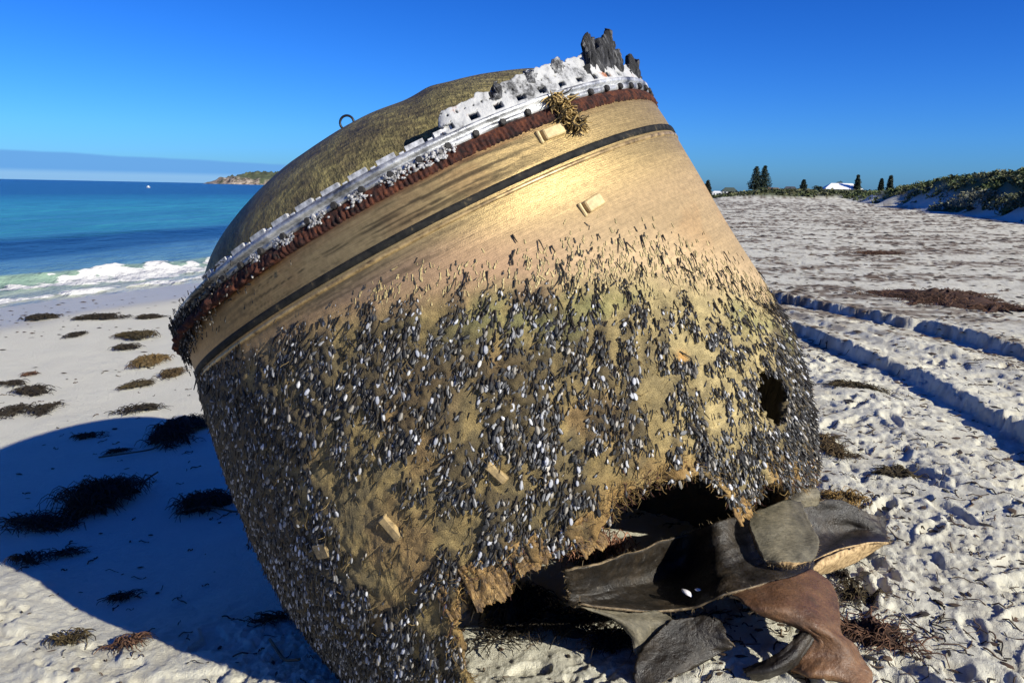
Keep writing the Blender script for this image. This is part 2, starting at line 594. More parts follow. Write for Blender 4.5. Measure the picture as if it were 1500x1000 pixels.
seac = ramp(t, lg, [(lp(0.2), (0.42, 0.43, 0.34)), (lp(2.6), (0.20, 0.30, 0.22)), (lp(4.4), (0.13, 0.25, 0.26)), (lp(7.6), (0.07, 0.17, 0.24)),
                    (lp(9.0), (0.010, 0.034, 0.085)), (lp(13.5), (0.006, 0.028, 0.078)), (lp(16.5), (0.032, 0.19, 0.22)),
                    (lp(40), (0.026, 0.19, 0.215)), (lp(68), (0.012, 0.13, 0.175)), (lp(100), (0.003, 0.042, 0.10)), (lp(1900), (0.001, 0.024, 0.078))])
pat = noise_tex(t, 0.05, 4, 0.6, geo.outputs['Object'], (1.2, 0.25, 1))
chop = noise_tex(t, 1.0, 5, 0.7, geo.outputs['Object'], (0.9, 0.16, 1))
seac = mix_node(t, 0.75, seac, ramp(t, chop, [(0.36, (0.62, 0.66, 0.70)), (0.5, (1, 1, 1)), (0.66, (1.5, 1.4, 1.3))]), 'MULTIPLY')  # light and dark of the ripples painted into the water colour
seac = mix_node(t, math_node(t, 'MULTIPLY', ramp(t, pat, [(0.5, (0, 0, 0)), (0.62, (1, 1, 1))]), 0.3), seac, (0.002, 0.035, 0.09))
fo = attr(t, 'foam').outputs['Fac']
fn = noise_tex(t, 5.5, 5, 0.7, geo.outputs['Object'])
fmask = ramp(t, math_node(t, 'MULTIPLY_ADD', math_node(t, 'SUBTRACT', fn, 0.5), 1.1, fo), [(0.38, (0, 0, 0)), (0.62, (1, 1, 1))])
col = mix_node(t, fmask, seac, (0.60, 0.59, 0.55))
t.links.new(col, b.inputs['Base Color'])
t.links.new(math_node(t, 'MULTIPLY_ADD', fmask, 0.65, 0.25), b.inputs['Roughness'])
w1 = noise_tex(t, 1.1, 5, 0.62, geo.outputs['Object'], (1.0, 0.55, 1))
w2 = noise_tex(t, 0.12, 5, 0.6, geo.outputs['Object'], (1.0, 0.4, 1))
w3 = noise_tex(t, 4.0, 4, 0.6, geo.outputs['Object'], (1.0, 0.5, 1))
hh = math_node(t, 'ADD', math_node(t, 'ADD', math_node(t, 'MULTIPLY', w1, 0.5), math_node(t, 'MULTIPLY', w2, 1.6)), math_node(t, 'MULTIPLY', w3, 0.12))
bump(t, b, hh, 1.0, 0.6)
sea = link("sea", me, m_sea)
tag(sea, "turquoise sea with a dark seagrass band and one small breaking wave", None, None, 'structure')

# ------------------------------------------------------------------ headland across the bay
hx = np.linspace(-890, 60, 300)
k = np.linspace(0, 1, 26)
Vh = []
for i, xx in enumerate(hx):
    tt = (xx + 890) / 950
    hmax = 38 * smooth(tt, 0.0, 0.09) * (0.75 + 0.55 * tt) + 7 * fbm(xx * 0.012, 1.0, 4, 310) * smooth(tt, 0, .1)
    hmax *= 1 - 0.97 * smooth(tt, 0.78, 1.0)
    for kk in k:
        yy = 2120 + 420 * kk - 40 * vnoise2(xx * 0.02, 3, 311) + (1 - smooth(tt, 0, .12)) * 60
        rise = hmax * (0.55 * smooth(kk, 0.0, 0.10) + 0.45 * smooth(kk, 0.08, 0.7)) * (1 - 0.9 * smooth(kk, 0.85, 1))
        rise *= 0.55 + 0.9 * float(fbm(xx * 0.06 + kk * 9, kk * 16, 3, 312, .6))
        Vh.append((xx, yy, SEA - 1.0 + rise))
me = new_mesh("headland", Vh, grid_faces(len(hx), len(k))[:, ::-1])
kk = np.tile(k, len(hx)); xx = np.repeat(hx, len(k))
set_val(me, 'veg', smooth(kk + 0.30 * (fbm(xx * 0.06, kk * 8, 3, 315) - .5), 0.05, 0.13))
m_head, t, b = material("headland_rock", rough=0.9, spec=0.2)
rc = mix_node(t, ramp(t, noise_tex(t, 0.10, 5, 0.7), [(.4, (0, 0, 0)), (.6, (1, 1, 1))]), (0.045, 0.035, 0.028), (0.40, 0.33, 0.26))
vc = mix_node(t, noise_tex(t, 0.05, 4, 0.7), (0.035, 0.05, 0.025), (0.10, 0.11, 0.06))
t.links.new(mix_node(t, attr(t, 'veg').outputs['Fac'], rc, vc), b.inputs['Base Color'])
headland = link("headland", me, m_head)
tag(headland, "low rocky headland with scrub on top across the bay", None, None, 'structure')

# ------------------------------------------------------------------ tank frame
EX = np.array([0.87330934, 0.0, 0.48716608])
EY = np.array([0.07297644, 0.98871664, -0.13081988])
AX = np.array([-0.48166921, 0.14979787, 0.86345548])
CW = np.array([-0.37335508, 3.13276209, 1.46389327])
DB = 1.8                                    # base of the thing, metres below the ring along the axis
tank = empty("space_debris_tank")
MW = Matrix.Identity(4)
for i in range(3):
    MW[i][0] = EX[i]; MW[i][1] = EY[i]; MW[i][2] = AX[i]; MW[i][3] = (CW - AX * DB)[i]
tank.matrix_world = MW
tag(tank, "huge tilted metal tank with domed top, gold band and barnacle crust on the beach", "space debris")
GLOC = np.array([EX[2], EY[2], AX[2]]) * -1   # world down in tank axes

P_D = [0, .18, .5, .8, 1.0, 1.2, 1.4, 1.6, 1.8, 2.0]
P_R = [1, 1.02, 1.033, 1.055, 1.06, 1.03, .96, .865, .77, .69]
P_L = [1, 1.02, 1.085, 1.115, 1.11, 1.085, 1.05, 1.0, .93, .85]


def prof(d, th):
    w = .5 + .5 * np.cos(th)
    r = 0
    for o in (-.05, 0, .05):
        r = r + (np.interp(d + o, P_D, P_R) * w + np.interp(d + o, P_D, P_L) * (1 - w)) / 3
    # shallow dents
    a = th * 1.0
    r = r + 0.012 * (fbm(a * 1.6 + 3, d * 1.8, 2, 401) - .5) * smooth(d, 0.15, 0.5) * 2
    return r


def cyl(d, th, off=0.0):
    r = prof(d, th) + off
    return np.stack([r * np.cos(th), r * np.sin(th), DB - d + 0 * r], -1)


RIM = np.array([(200, 1.95), (228, 1.95), (240, 1.85), (245, 1.66), (248.5, 1.40), (252, 1.26), (253.8, 1.185), (257, 1.128), (259.8, 1.118), (262.8, 1.155), (266.5, 1.12), (270, 1.118),
                (274, 1.128), (278, 1.15), (279.8, 1.124), (283.5, 1.088), (289.8, 1.096), (294, 1.115), (296.8, 1.135), (298.5, 1.18), (300, 1.25), (303.2, 1.33), (306.5, 1.322),
                (310, 1.30), (314.2, 1.328), (316, 1.376), (325, 1.44), (337, 1.50), (350, 1.55), (362, 1.60), (374, 1.75), (386, 2.2), (400, 2.5), (470, 2.5), (540, 2.2), (560, 1.95)], float)


def rim_d(thdeg):
    a = np.asarray(thdeg, float)
    a = np.where(a < 200, a + 360, a)
    return np.interp(a, RIM[:, 0], RIM[:, 1])


WL = np.array([(160, .10), (207, .165), (236, .192), (247.8, .205), (257.5, .235), (265.5, .275), (273.8, .318), (281, .375), (290.5, .455), (301, .535), (311, .61), (321, .72), (337, .90), (360, .98), (420, .9), (520, .1)], float)


def water_d(thdeg):
    a = np.asarray(thdeg, float)
    a = np.where(a < 160, a + 360, a)
    return np.interp(a, WL[:, 0], WL[:, 1])


BARE = [(250, .80, 7.5, .12), (256, .90, 5.0, .08), (247, 1.02, 5.0, .10), (251, 1.15, 3.5, .06), (272.2, .644, 3.4, .040), (295.5, .864, 3.2, .055), (302.8, .90, 2.2, .03), (245.5, .632, 3.0, .06), (254.5, .76, 6.0, .085), (247.5, .812, 4.5, .075), (260.5, .74, 3, .05),
        (271, .884, 2.2, .05), (262, .95, 4.5, .06), (285.5, 1.04, 3.2, .05), (263, 1.085, 2.6, .03), (303.8, 1.03, 2.6, .05), (305, .80, 3.0, .05), (308, .86, 2.5, .03), (291, 1.05, 3, .04), (243, .95, 4, .05), (278.5, 1.06, 2.4, .04)]


def growth(d, thdeg):
    """how thickly barnacles cover the shell, 0..1"""
    d = np.asarray(d, float); thdeg = np.asarray(thdeg, float)
    a = np.radians(thdeg)
    w = water_d(thdeg)
    n = fbm(a * 9 + 2, d * 9, 4, 410, .6)
    n2 = fbm(a * 22 + d * 14, d * 8 - a * 4, 3, 420)
    ad = np.where(thdeg < 160, thdeg + 360, thdeg)
    soft = np.where((ad > 290) & (ad < 345), 0.20, 0.10)
    g = smooth(d - w + 0.16 * (n - .5), 0.0, 1.0 * soft)
    g = g * np.clip(0.14 + 2.2 * (n2 - .31), 0.05, 1.0)
    for (bt, bd, rt, rd) in BARE:
        q = ((ad - bt) / rt) ** 2 + ((d - bd) / rd) ** 2 + 1.6 * (n - .5)
        g = g * (0.06 + 0.94 * smooth(q, 0.5, 1.3))
    dense = smooth(ad + 40 * (d - 1.1) + 8 * (n - .5), 318, 326) * smooth(d, .85, .98)
    g = np.maximum(g, dense * 0.95)
    left = (1 - smooth(ad, 224, 243)) * smooth(d - w, 0.0, .06)
    g = np.maximum(g, left * 0.9)
    return g


# ---- body shell
tdeg = np.concatenate([np.linspace(178, 366, 620), np.linspace(366, 538, 72)[1:-1]])
dd = np.linspace(0.0, 1.0, 250)
tt2, kk2 = np.meshgrid(tdeg, dd, indexing='ij')
rim = rim_d(np.where(tt2 >= 560, tt2 - 360, tt2)) + 0.035 * (fbm(np.radians(tt2) * 16, 0 * tt2, 4, 430, .65) - .5)
D2 = 0.031 + kk2 * (rim - 0.031)
T2 = np.radians(tt2)
gr = growth(D2, np.where(tt2 > 520, tt2 - 360, tt2) if False else tt2 % 360)
wd = water_d(tt2 % 360)
inw = smooth(D2 - wd, -0.02, 0.12)
lump = fbm(T2 * 30, D2 * 34, 4, 440, .6)
dis = inw * (0.016 * (lump - .45)) + gr * inw * 0.018 * fbm(T2 * 60, D2 * 66, 2, 450)
edge = smooth(kk2, 0.93, 1.0)
dis = dis + edge * 0.03 * (fbm(T2 * 24, D2 * 9, 3, 455) - .5) * 2
V = cyl(D2, T2, dis)
# colours
ad = np.where(tt2 % 360 < 160, tt2 % 360 + 360, tt2 % 360)
gold = np.array([0.37, 0.268, 0.118])
tan = np.array([0.295, 0.205, 0.112])
brown = np.array([0.30, 0.175, 0.075])
olive = np.array([0.235, 0.172, 0.070])
cream = np.array([0.45, 0.36, 0.175])
dark = np.array([0.026, 0.020, 0.013])
st = fbm(T2 * 2.2, D2 * 95, 4, 460, .6)
st2 = fbm(T2 * 4.0, D2 * 170, 3, 470, .6)
blot = fbm(T2 * 5, D2 * 7, 4, 480)


def mixc(a, b, f):
    return a * (1 - f[..., None]) + b * f[..., None]


Cc = np.broadcast_to(gold, V.shape).copy()
Cc = mixc(Cc, np.broadcast_to(tan, V.shape), smooth(D2, .22, .40) * 0.8)
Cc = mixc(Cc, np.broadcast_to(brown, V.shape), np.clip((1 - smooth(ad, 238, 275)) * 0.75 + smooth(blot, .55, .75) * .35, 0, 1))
Cc = Cc * (0.80 + 0.36 * st + 0.1 * (st2 - .5))[..., None]
pk = smooth(D2 - wd, -.22, -.03) * smooth(D2, .2, .27)
Cc = mixc(Cc, mixc(np.broadcast_to(np.array([0.36, 0.225, 0.135]), V.shape), np.broadcast_to(np.array([0.46, 0.335, 0.19]), V.shape), smooth(ad, 283, 305)) * (0.75 + .5 * st)[..., None], pk * .7)
# black streaks on the upper gold band
bs = smooth(st + 0.5 * (st2 - .5), 0.44, 0.60) * smooth(D2, .045, .07) * (1 - smooth(D2, .15, .19)) * (1 - smooth(ad, 292, 309)) * smooth(ad, 225, 255)
Cc = mixc(Cc, np.broadcast_to(dark, V.shape), bs * 0.8)
bs2 = smooth(st2, .55, .72) * smooth(D2, .2, .22) * (1 - smooth(D2, .26, .34)) * (1 - smooth(ad, 275, 300))
Cc = mixc(Cc, np.broadcast_to(dark * 1.6, V.shape), bs2 * 0.5)
# drip of rust below the ribbed band
ru = (1 - smooth(D2 + .05 * (st - .5), .05, .095)) * (1 - smooth(ad, 285, 330) * .7)
Cc = mixc(Cc, np.array([0.13, 0.045, 0.018]) * np.ones(V.shape), ru * 0.85)
# fouled skin below the old waterline
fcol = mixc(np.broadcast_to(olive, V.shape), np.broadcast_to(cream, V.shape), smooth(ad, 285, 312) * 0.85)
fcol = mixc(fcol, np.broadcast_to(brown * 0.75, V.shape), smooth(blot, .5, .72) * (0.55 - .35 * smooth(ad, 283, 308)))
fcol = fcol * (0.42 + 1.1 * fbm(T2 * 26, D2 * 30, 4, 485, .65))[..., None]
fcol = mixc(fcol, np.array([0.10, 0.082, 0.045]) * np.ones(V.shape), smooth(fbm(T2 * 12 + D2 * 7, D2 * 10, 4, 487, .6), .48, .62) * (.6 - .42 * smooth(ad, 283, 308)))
gg = smooth(gr, .12, .55)
base_dark = mixc(np.broadcast_to(dark, V.shape), np.array([0.060, 0.046, 0.024]) * np.ones(V.shape), lump)
dn_ = smooth(ad + 40 * (D2 - 1.1), 316, 326) * smooth(D2, .85, .98)
fcol = mixc(fcol, base_dark, np.clip(gg * (0.74 - 0.46 * smooth(ad, 285, 312)) + 0.6 * dn_ * gg, 0, .97))  # dark crust plus a painted shade halo under the barnacle clumps
Cc = mixc(Cc, fcol, inw)
# green film along the waterline on the sunny side
gfl = inw * (1 - smooth(D2 - wd, .10, .28)) * smooth(blot, .42, .6) * smooth(ad, 262, 285)
Cc = mixc(Cc, np.array([0.26, 0.26, 0.10]) * np.ones(V.shape), gfl * 0.55)
# amber fibre where the rim is torn
am = smooth(kk2 + .06 * (lump - .5), .90, .985) * smooth(fbm(T2 * 9, D2 * 5, 3, 490), .38, .58) * smooth(ad, 248, 256)
Cc = mixc(Cc, np.array([0.36, 0.21, 0.065]) * np.ones(V.shape), am * 0.55)
Cc = mixc(Cc, np.array([0.55, 0.30, 0.09]) * np.ones(V.shape), np.exp(-((ad - 303.2) / 1.0) ** 2 - ((D2 - .836) / .016) ** 2))
F = grid_faces(len(tdeg), len(dd))
# close the shell round the back
n_t, n_d = len(tdeg), len(dd)
j = np.arange(n_d - 1)
seam = np.stack([(n_t - 1) * n_d + j, (n_t - 1) * n_d + j + 1, j + 1, j], -1)
F = np.concatenate([F, seam])
cen_t = ad.ravel()[F].mean(1); cen_d = D2.ravel()[F].mean(1)
hole_q = ((cen_t - 319.2) / 5.6) ** 2 + ((cen_d - 1.105) / .080) ** 2 + 1.4 * (fbm(np.radians(cen_t) * 40, cen_d * 40, 2, 495) - .5)
F = F[hole_q > 1.0][:, ::-1]
me = new_mesh("body_shell", V.reshape(-1, 3), F[:, ::-1])
set_col(me, 'Col', Cc.reshape(-1, 3))
set_val(me, 'foul', inw.ravel())
set_val(me, 'dull', np.maximum(inw, 0.62 * smooth(D2, .22, .44)).ravel())
uv = np.stack([T2, D2, 0 * D2], -1).reshape(-1, 3)
a = me.attributes.new('cyl', 'FLOAT_VECTOR', 'POINT')
a.data.foreach_set('vector', uv.astype(np.float32).ravel())
m_body, t, b = material("brushed_gold_shell", rough=0.42, metal=0.45, spec=0.4)
va = attr(t, 'cyl').outputs['Vector']
s1 = noise_tex(t, 1.0, 5, 0.68, va, (9, 420, 1))
s2 = noise_tex(t, 1.0, 5, 0.65, va, (60, 60, 1))
col = attr(t, 'Col').outputs['Color']
fl = attr(t, 'foul').outputs['Fac']
col = mix_node(t, math_node(t, 'MULTIPLY', math_node(t, 'SUBTRACT', 1.0, fl), 0.45), col, ramp(t, s1, [(0.3, (0.45, 0.42, 0.38)), (0.62, (1.25, 1.25, 1.25))]), 'MULTIPLY')
col = mix_node(t, 0.55, col, ramp(t, s2, [(0.3, (0.5, 0.5, 0.5)), (0.65, (1.15, 1.15, 1.15))]), 'MULTIPLY')
fineg = noise_tex(t, 1.0, 3, 0.7, va, (260, 260, 1))
col = mix_node(t, math_node(t, 'MULTIPLY', fl, 0.7), col, ramp(t, fineg, [(0.35, (0.45, 0.43, 0.4)), (0.62, (1.3, 1.3, 1.25))]), 'MULTIPLY')
t.links.new(col, b.inputs['Base Color'])
dl = attr(t, 'dull').outputs['Fac']
t.links.new(math_node(t, 'MULTIPLY_ADD', dl, -0.74, 0.74, clamp=True), b.inputs['Metallic'])
t.links.new(math_node(t, 'ADD', math_node(t, 'MULTIPLY_ADD', dl, 0.46, 0.33), math_node(t, 'MULTIPLY', s1, 0.16)), b.inputs['Roughness'])
b.inputs['Anisotropic'].default_value = 0.6
tn = nd(t, 'ShaderNodeTangent', direction_type='RADIAL', axis='Z')
t.links.new(tn.outputs[0], b.inputs['Tangent'])
bh = math_node(t, 'ADD', math_node(t, 'MULTIPLY', s1, 0.14), math_node(t, 'MULTIPLY', fineg, math_node(t, 'MULTIPLY_ADD', fl, 1.2, 0.18)))
bump(t, b, bh, 0.55, 0.006)
body = link("body_shell", me, m_body, tank)
md = body.modifiers.new("thickness", 'SOLIDIFY')
md.thickness = 0.022; md.offset = -1

# ---- dome
m_dome, t, b = material("fibre_wound_dome", rough=0.6, metal=0.0, spec=0.3)
n1 = noise_tex(t, 4.0, 6, 0.72)
n2 = noise_tex(t, 22, 4, 0.7, None, (1, 4, 1))
n3 = noise_tex(t, 24, 4, 0.7, None, (4, 1, 2))
c = ramp(t, n1, [(0.34, (0.032, 0.030, 0.026)), (0.45, (0.105, 0.085, 0.040)), (0.56, (0.17, 0.145, 0.060)), (0.64, (0.22, 0.185, 0.085)), (0.75, (0.12, 0.10, 0.07))])
c = mix_node(t, 0.8, c, ramp(t, n2, [(0.34, (0.35, 0.35, 0.35)), (0.62, (1.5, 1.45, 1.3))]), 'MULTIPLY')
c = mix_node(t, 0.6, c, ramp(t, n3, [(0.36, (0.45, 0.45, 0.45)), (0.62, (1.4, 1.4, 1.35))]), 'MULTIPLY')
t.links.new(c, b.inputs['Base Color'])
bump(t, b, math_node(t, 'ADD', n2, n3), 0.8, 0.02)
na_, nk = 260, 70
ta = np.linspace(0, 2 * np.pi, na_, endpoint=False)
ka = np.linspace(0, 1, nk)
K, Ta = np.meshgrid(ka, ta, indexing='ij')
rr = 0.885 * np.cos(K * np.pi / 2 * 0.998) ** 0.98
hh = 0.365 * np.sin(K * np.pi / 2)
X, Y = rr * np.cos(Ta), rr * np.sin(Ta)
n = fbm(X * 3 + 5, Y * 3, 4, 510)
cr = np.exp(-((X - 0.12 + 0.15 * Y) / 0.07) ** 2) * smooth(-Y, .15, .6)      # a creased dent on the near side
hh = hh + 0.012 * (n - .5) - 0.010 * cr * (1 - smooth(rr, .8, .885)) + 0.005 * np.exp(-((X - .22 + .15 * Y) / .04) ** 2) * smooth(-Y, .15, .6)
Vd = np.stack([X, Y, DB + 0.015 + hh], -1).reshape(-1, 3)
me = new_mesh("dome_shell", Vd, grid_faces(nk, na_, True))
dome = link("dome_shell", me, m_dome, tank)


def lathe(name, profile, mat, tds=None, fn=None):
    """profile [(d, offset)] round the ring; fn(theta, i) adds radial displacement"""
    tds = np.linspace(0, 2 * np.pi, 720, endpoint=False) if tds is None else tds
    p = np.array(profile, float)
    Dm, Tm = np.meshgrid(p[:, 0], tds, indexing='ij')
    r = p[:, 1][:, None] + 0 * Tm
    if fn is not None:
        r = r + fn(Tm, Dm)
    V = np.stack([r * np.cos(Tm), r * np.sin(Tm), DB - Dm], -1).reshape(-1, 3)
    F = grid_faces(len(p), len(tds), True)[:, ::-1]
    # close the profile
    me = new_mesh(name, V, F)
    return link(name, me, mat, tank)


# ---- silver ring flange
m_sil, t, b = material("weathered_aluminium", rough=0.45, metal=0.75, spec=0.5)
v = noise_tex(t, 8, 5, 0.7)
c = ramp(t, v, [(0.36, (0.10, 0.10, 0.10)), (0.5, (0.36, 0.365, 0.37)), (0.66, (0.62, 0.62, 0.61))])
t.links.new(c, b.inputs['Base Color'])
t.links.new(ramp(t, v, [(0.4, (.9, .9, .9)), (0.7, (0.1, 0.1, 0.1))]), b.inputs['Metallic'])
bump(t, b, noise_tex(t, 60, 4, 0.7), 0.4, 0.006)
ring = lathe("ring_flange", [(0.030, 0.985), (0.026, 1.006), (0.014, 1.010), (0.012, 1.001), (0.004, 1.001), (0.002, 1.012), (-0.010, 1.014), (-0.014, 0.999), (-0.020, 0.994), (-0.022, 0.955), (-0.016, 0.90), (-0.012, 0.86)], m_sil,
      fn=lambda T, Dm: 0.003 * (fbm(T * 40, Dm * 60, 3, 520) - .5) - 0.03 * smooth(-np.cos(T - R(205)), -1, -.96) * 0)

# ---- ribbed rust band just under the ring
m_rust, t, b = material("rusted_rib_band", rough=0.9, spec=0.2)
v = noise_tex(t, 36, 5, 0.78)
c = ramp(t, v, [(0.38, (0.012, 0.008, 0.008)), (0.5, (0.042, 0.016, 0.012)), (0.66, (0.115, 0.038, 0.018))])
t.links.new(c, b.inputs['Base Color'])
bump(t, b, noise_tex(t, 90, 4, 0.7), 0.6, 0.008)
NRIB = 420


def rustfn(T, Dm):
    rib = np.clip(np.sin(T * NRIB + 1.5 * fbm(T * 20, 0 * T, 2, 533)) * 1.4, -1, 1) * 0.0020 * (0.4 + 1.2 * fbm(T * 9, 0 * T, 2, 534))
    deg = np.degrees(T) % 360
    crust = (1 - smooth(np.abs((deg - 208 + 180) % 360 - 180), 26, 62))
    mid = np.sin(np.clip((Dm - .028) / .07, 0, 1) * np.pi)
    return mid * (rib * (1 - crust) + 0.014 * (fbm(T * 70, Dm * 90, 3, 530, .65) - .45)) + crust * mid * (0.022 + 0.05 * (fbm(T * 34, Dm * 40, 3, 531) - .4))


lathe("rust_band", [(0.024, 1.000), (0.030, 1.005), (0.038, 1.009), (0.045, 1.010), (0.052, 1.011), (0.060, 1.012), (0.066, 1.011), (0.071, 1.006), (0.074, 0.995)], m_rust,
      np.linspace(0, 2 * np.pi, 1920, endpoint=False), rustfn)

# ---- dark seam line and its lower lip
m_seam, t, b = material("dark_seam_rubber", (0.016, 0.017, 0.019), 0.75, 0, 0.15)
v = noise_tex(t, 30, 4, 0.7)
t.links.new(ramp(t, v, [(0.35, (0.005, 0.0055, 0.006)), (0.60, (0.020, 0.019, 0.017)), (0.72, (0.10, 0.075, 0.04))]), b.inputs['Base Color'])
bump(t, b, v, 0.3, 0.004)


def proffn(base_off):
    def f(T, Dm):
        return prof(Dm, T) - 1.0 + 0 * T
    return f


lathe("seam_band", [(0.169, 0.992), (0.171, 1.005), (0.178, 1.006), (0.192, 1.005), (0.196, 0.992)], m_seam,
      fn=lambda T, Dm: prof(Dm, T) - 1.0)
lathe("seam_lip", [(0.200, 0.992), (0.202, 1.0045), (0.208, 1.0055), (0.213, 1.003), (0.217, 0.992)], m_body and bpy.data.materials.new("tmp"),
      fn=lambda T, Dm: prof(Dm, T) - 1.0)
m_lip, t, b = material("gold_lip", rough=0.4, metal=0.4)
v = noise_tex(t, 25, 5, 0.7)
t.links.new(ramp(t, v, [(0.35, (0.10, 0.065, 0.03)), (0.6, (0.46, 0.32, 0.14))]), b.inputs['Base Color'])
bpy.data.objects["seam_lip"].data.materials[0] = m_lip


def td_frame(thdeg, d, off=0.0):
    """point, outward normal, tangent (to growing theta), up (along the axis) in tank axes"""
    th = R(thdeg)
    p = cyl(np.array(d), np.array(th), off)
    n = np.array([math.cos(th), math.sin(th), 0.0])
    tg_ = np.array([-math.sin(th), math.cos(th), 0.0])
    return p, n, tg_, np.array([0, 0, 1.0])


# ---- bolts round the ring
m_bolt, t, b = material("dark_bolt", (0.02, 0.018, 0.017), 0.7, 0.3)
bm_pts = []
kseg = 7
bv = []
for rr_, hh_ in ((0.011, 0), (0.011, 0.010), (0.008, 0.014)):
    for i in range(kseg):
        a_ = i * 2 * math.pi / kseg
        bv.append((rr_ * math.cos(a_), rr_ * math.sin(a_), hh_))
bf = grid_faces(3, kseg, True).tolist() + [list(range(2 * kseg, 3 * kseg))]
me_bolt = new_mesh("bolt", bv, bf, False)
me_bolt.materials.append(m_bolt)
for i in range(72):
    deg = 1.3 + i * 5.0
    p, nn, tg_, up = td_frame(deg, 0.020)
    p = np.array([1.004 * math.cos(R(deg)), 1.004 * math.sin(R(deg)), DB - 0.0205])
    o = link("bolt", me_bolt, None, ring)
    o.matrix_local = Matrix(((tg_[0], up[0], nn[0], p[0]), (tg_[1], up[1], nn[1], p[1]), (tg_[2], up[2], nn[2], p[2]), (0, 0, 0, 1)))

# ---- silver lugs on the dome side of the ring
m_lug, t, b = material("pale_lug_metal", rough=0.5, metal=0.35)
v = noise_tex(t, 30, 4, 0.7)
t.links.new(ramp(t, v, [(0.32, (0.16, 0.16, 0.16)), (0.52, (0.50, 0.50, 0.50)), (0.7, (0.68, 0.68, 0.67))]), b.inputs['Base Color'])
lv, lf = box(0, 0, 0.008, 0.056, 0.018, 0.022)
lv = np.array(lv); lv[lv[:, 2] > 0.02, 0] *= 0.9
b2 = box(0.046, 0, 0.003, 0.014, 0.020, 0.012)
LB = Bag(); LB.add(lv, lf); LB.add(*b2)
me_lug = LB.mesh("mounting_lug", False)
me_lug.materials.append(m_lug)
lug_t = list(np.arange(236, 290, 5.1)) + list(np.arange(10, 180, 5.1))
for deg in lug_t:
    th = R(deg)
    nn = np.array([math.cos(th), math.sin(th), 0.0]); tg_ = np.array([-math.sin(th), math.cos(th), 0.0])
    p = np.array([0.982 * nn[0], 0.982 * nn[1], DB + 0.016])
    o = link("mounting_lug", me_lug, None, ring)
    o.matrix_local = Matrix(((tg_[0], nn[0], 0, p[0]), (tg_[1], nn[1], 0, p[1]), (0, 0, 1, p[2]), (0, 0, 0, 1)))

# ---- torn upstand of the skirt: white painted strip, ragged along the top
m_white, t, b = material("flaking_white_paint", rough=0.7, spec=0.3)
v = noise_tex(t, 11, 5, 0.72)
v2 = noise_tex(t, 34, 3, 0.7)
c = ramp(t, v, [(0.34, (0.05, 0.05, 0.05)), (0.43, (0.30, 0.30, 0.30)), (0.49, (0.37, 0.37, 0.365)), (0.60, (0.42, 0.415, 0.405)), (0.68, (0.28, 0.11, 0.05))])
c = mix_node(t, ramp(t, v2, [(0.28, (1, 1, 1)), (0.36, (0, 0, 0))]), c, (0.04, 0.04, 0.042))
t.links.new(c, b.inputs['Base Color'])
bump(t, b, v2, 0.5, 0.01)
td_ = np.linspace(287.2, 377, 700)
hprof = np.interp(td_, [287.2, 288.0, 290, 296, 300, 305, 309, 313, 318, 323, 326, 330, 336, 341, 346, 352, 360, 370, 377],
                  [.012, .060, .064, .066, .074, .078, .088, .078, .092, .10, .085, .06, .055, .06, .085, .07, .06, .05, .02])
hprof = hprof + 0.010 * (fbm(td_ * 0.6, 0 * td_, 3, 540, .6) - .5) * 2 * smooth(td_, 288, 291)
rows = np.linspace(0, 1, 26)
Tt, Kr = np.meshgrid(np.radians(td_), rows, indexing='ij')
Hs = -0.006 + Kr * (hprof[:, None] + 0.006) + 0
rr = 0.992 - 0.012 * Kr + 0.006 * (fbm(Tt * 24, Kr * 2, 3, 545) - .5) * Kr * 2
V = np.stack([rr * np.cos(Tt), rr * np.sin(Tt), DB + 0.014 + Hs], -1).reshape(-1, 3)
F = grid_faces(len(td_), 26)
cd_ = np.degrees(Tt.ravel()[F].mean(1)); ch = Hs.ravel()[F].mean(1)
ph = np.abs(((cd_ - 288) / 4.6) % 1.0 - 0.5)
slot = (ph > 0.30) & (ch > 0.003) & (ch < 0.021) & (cd_ < 333)
dots = (np.hypot((((cd_ - 288) / 1.55) % 1.0 - .5) * 0.027, ((ch - 0.012) / 0.020 % 1.0 - .5) * 0.020) < 0.0036) & (ch > 0.024) & (ch < 0.055)
slot |= dots & (cd_ < 312)
F = F[~slot][:, ::-1]
me = new_mesh("skirt_upstand", V, F[:, ::-1])
o = link("skirt_upstand", me, m_white, tank)
md = o.modifiers.new("thickness", 'SOLIDIFY'); md.thickness = 0.016; md.offset = -1

# ---- charred shards standing on it
m_char, t, b = material("charred_composite", rough=0.75, spec=0.35)
v = noise_tex(t, 30, 5, 0.75, None, (2.2, 2.2, 0.22))
c = ramp(t, v, [(0.36, (0.005, 0.005, 0.006)), (0.5, (0.018, 0.018, 0.020)), (0.60, (0.075, 0.075, 0.078)), (0.70, (0.26, 0.255, 0.25))])  # grey and black streaks paint the folds' light and shade into the char
t.links.new(c, b.inputs['Base Color'])
bump(t, b, v, 0.8, 0.02)


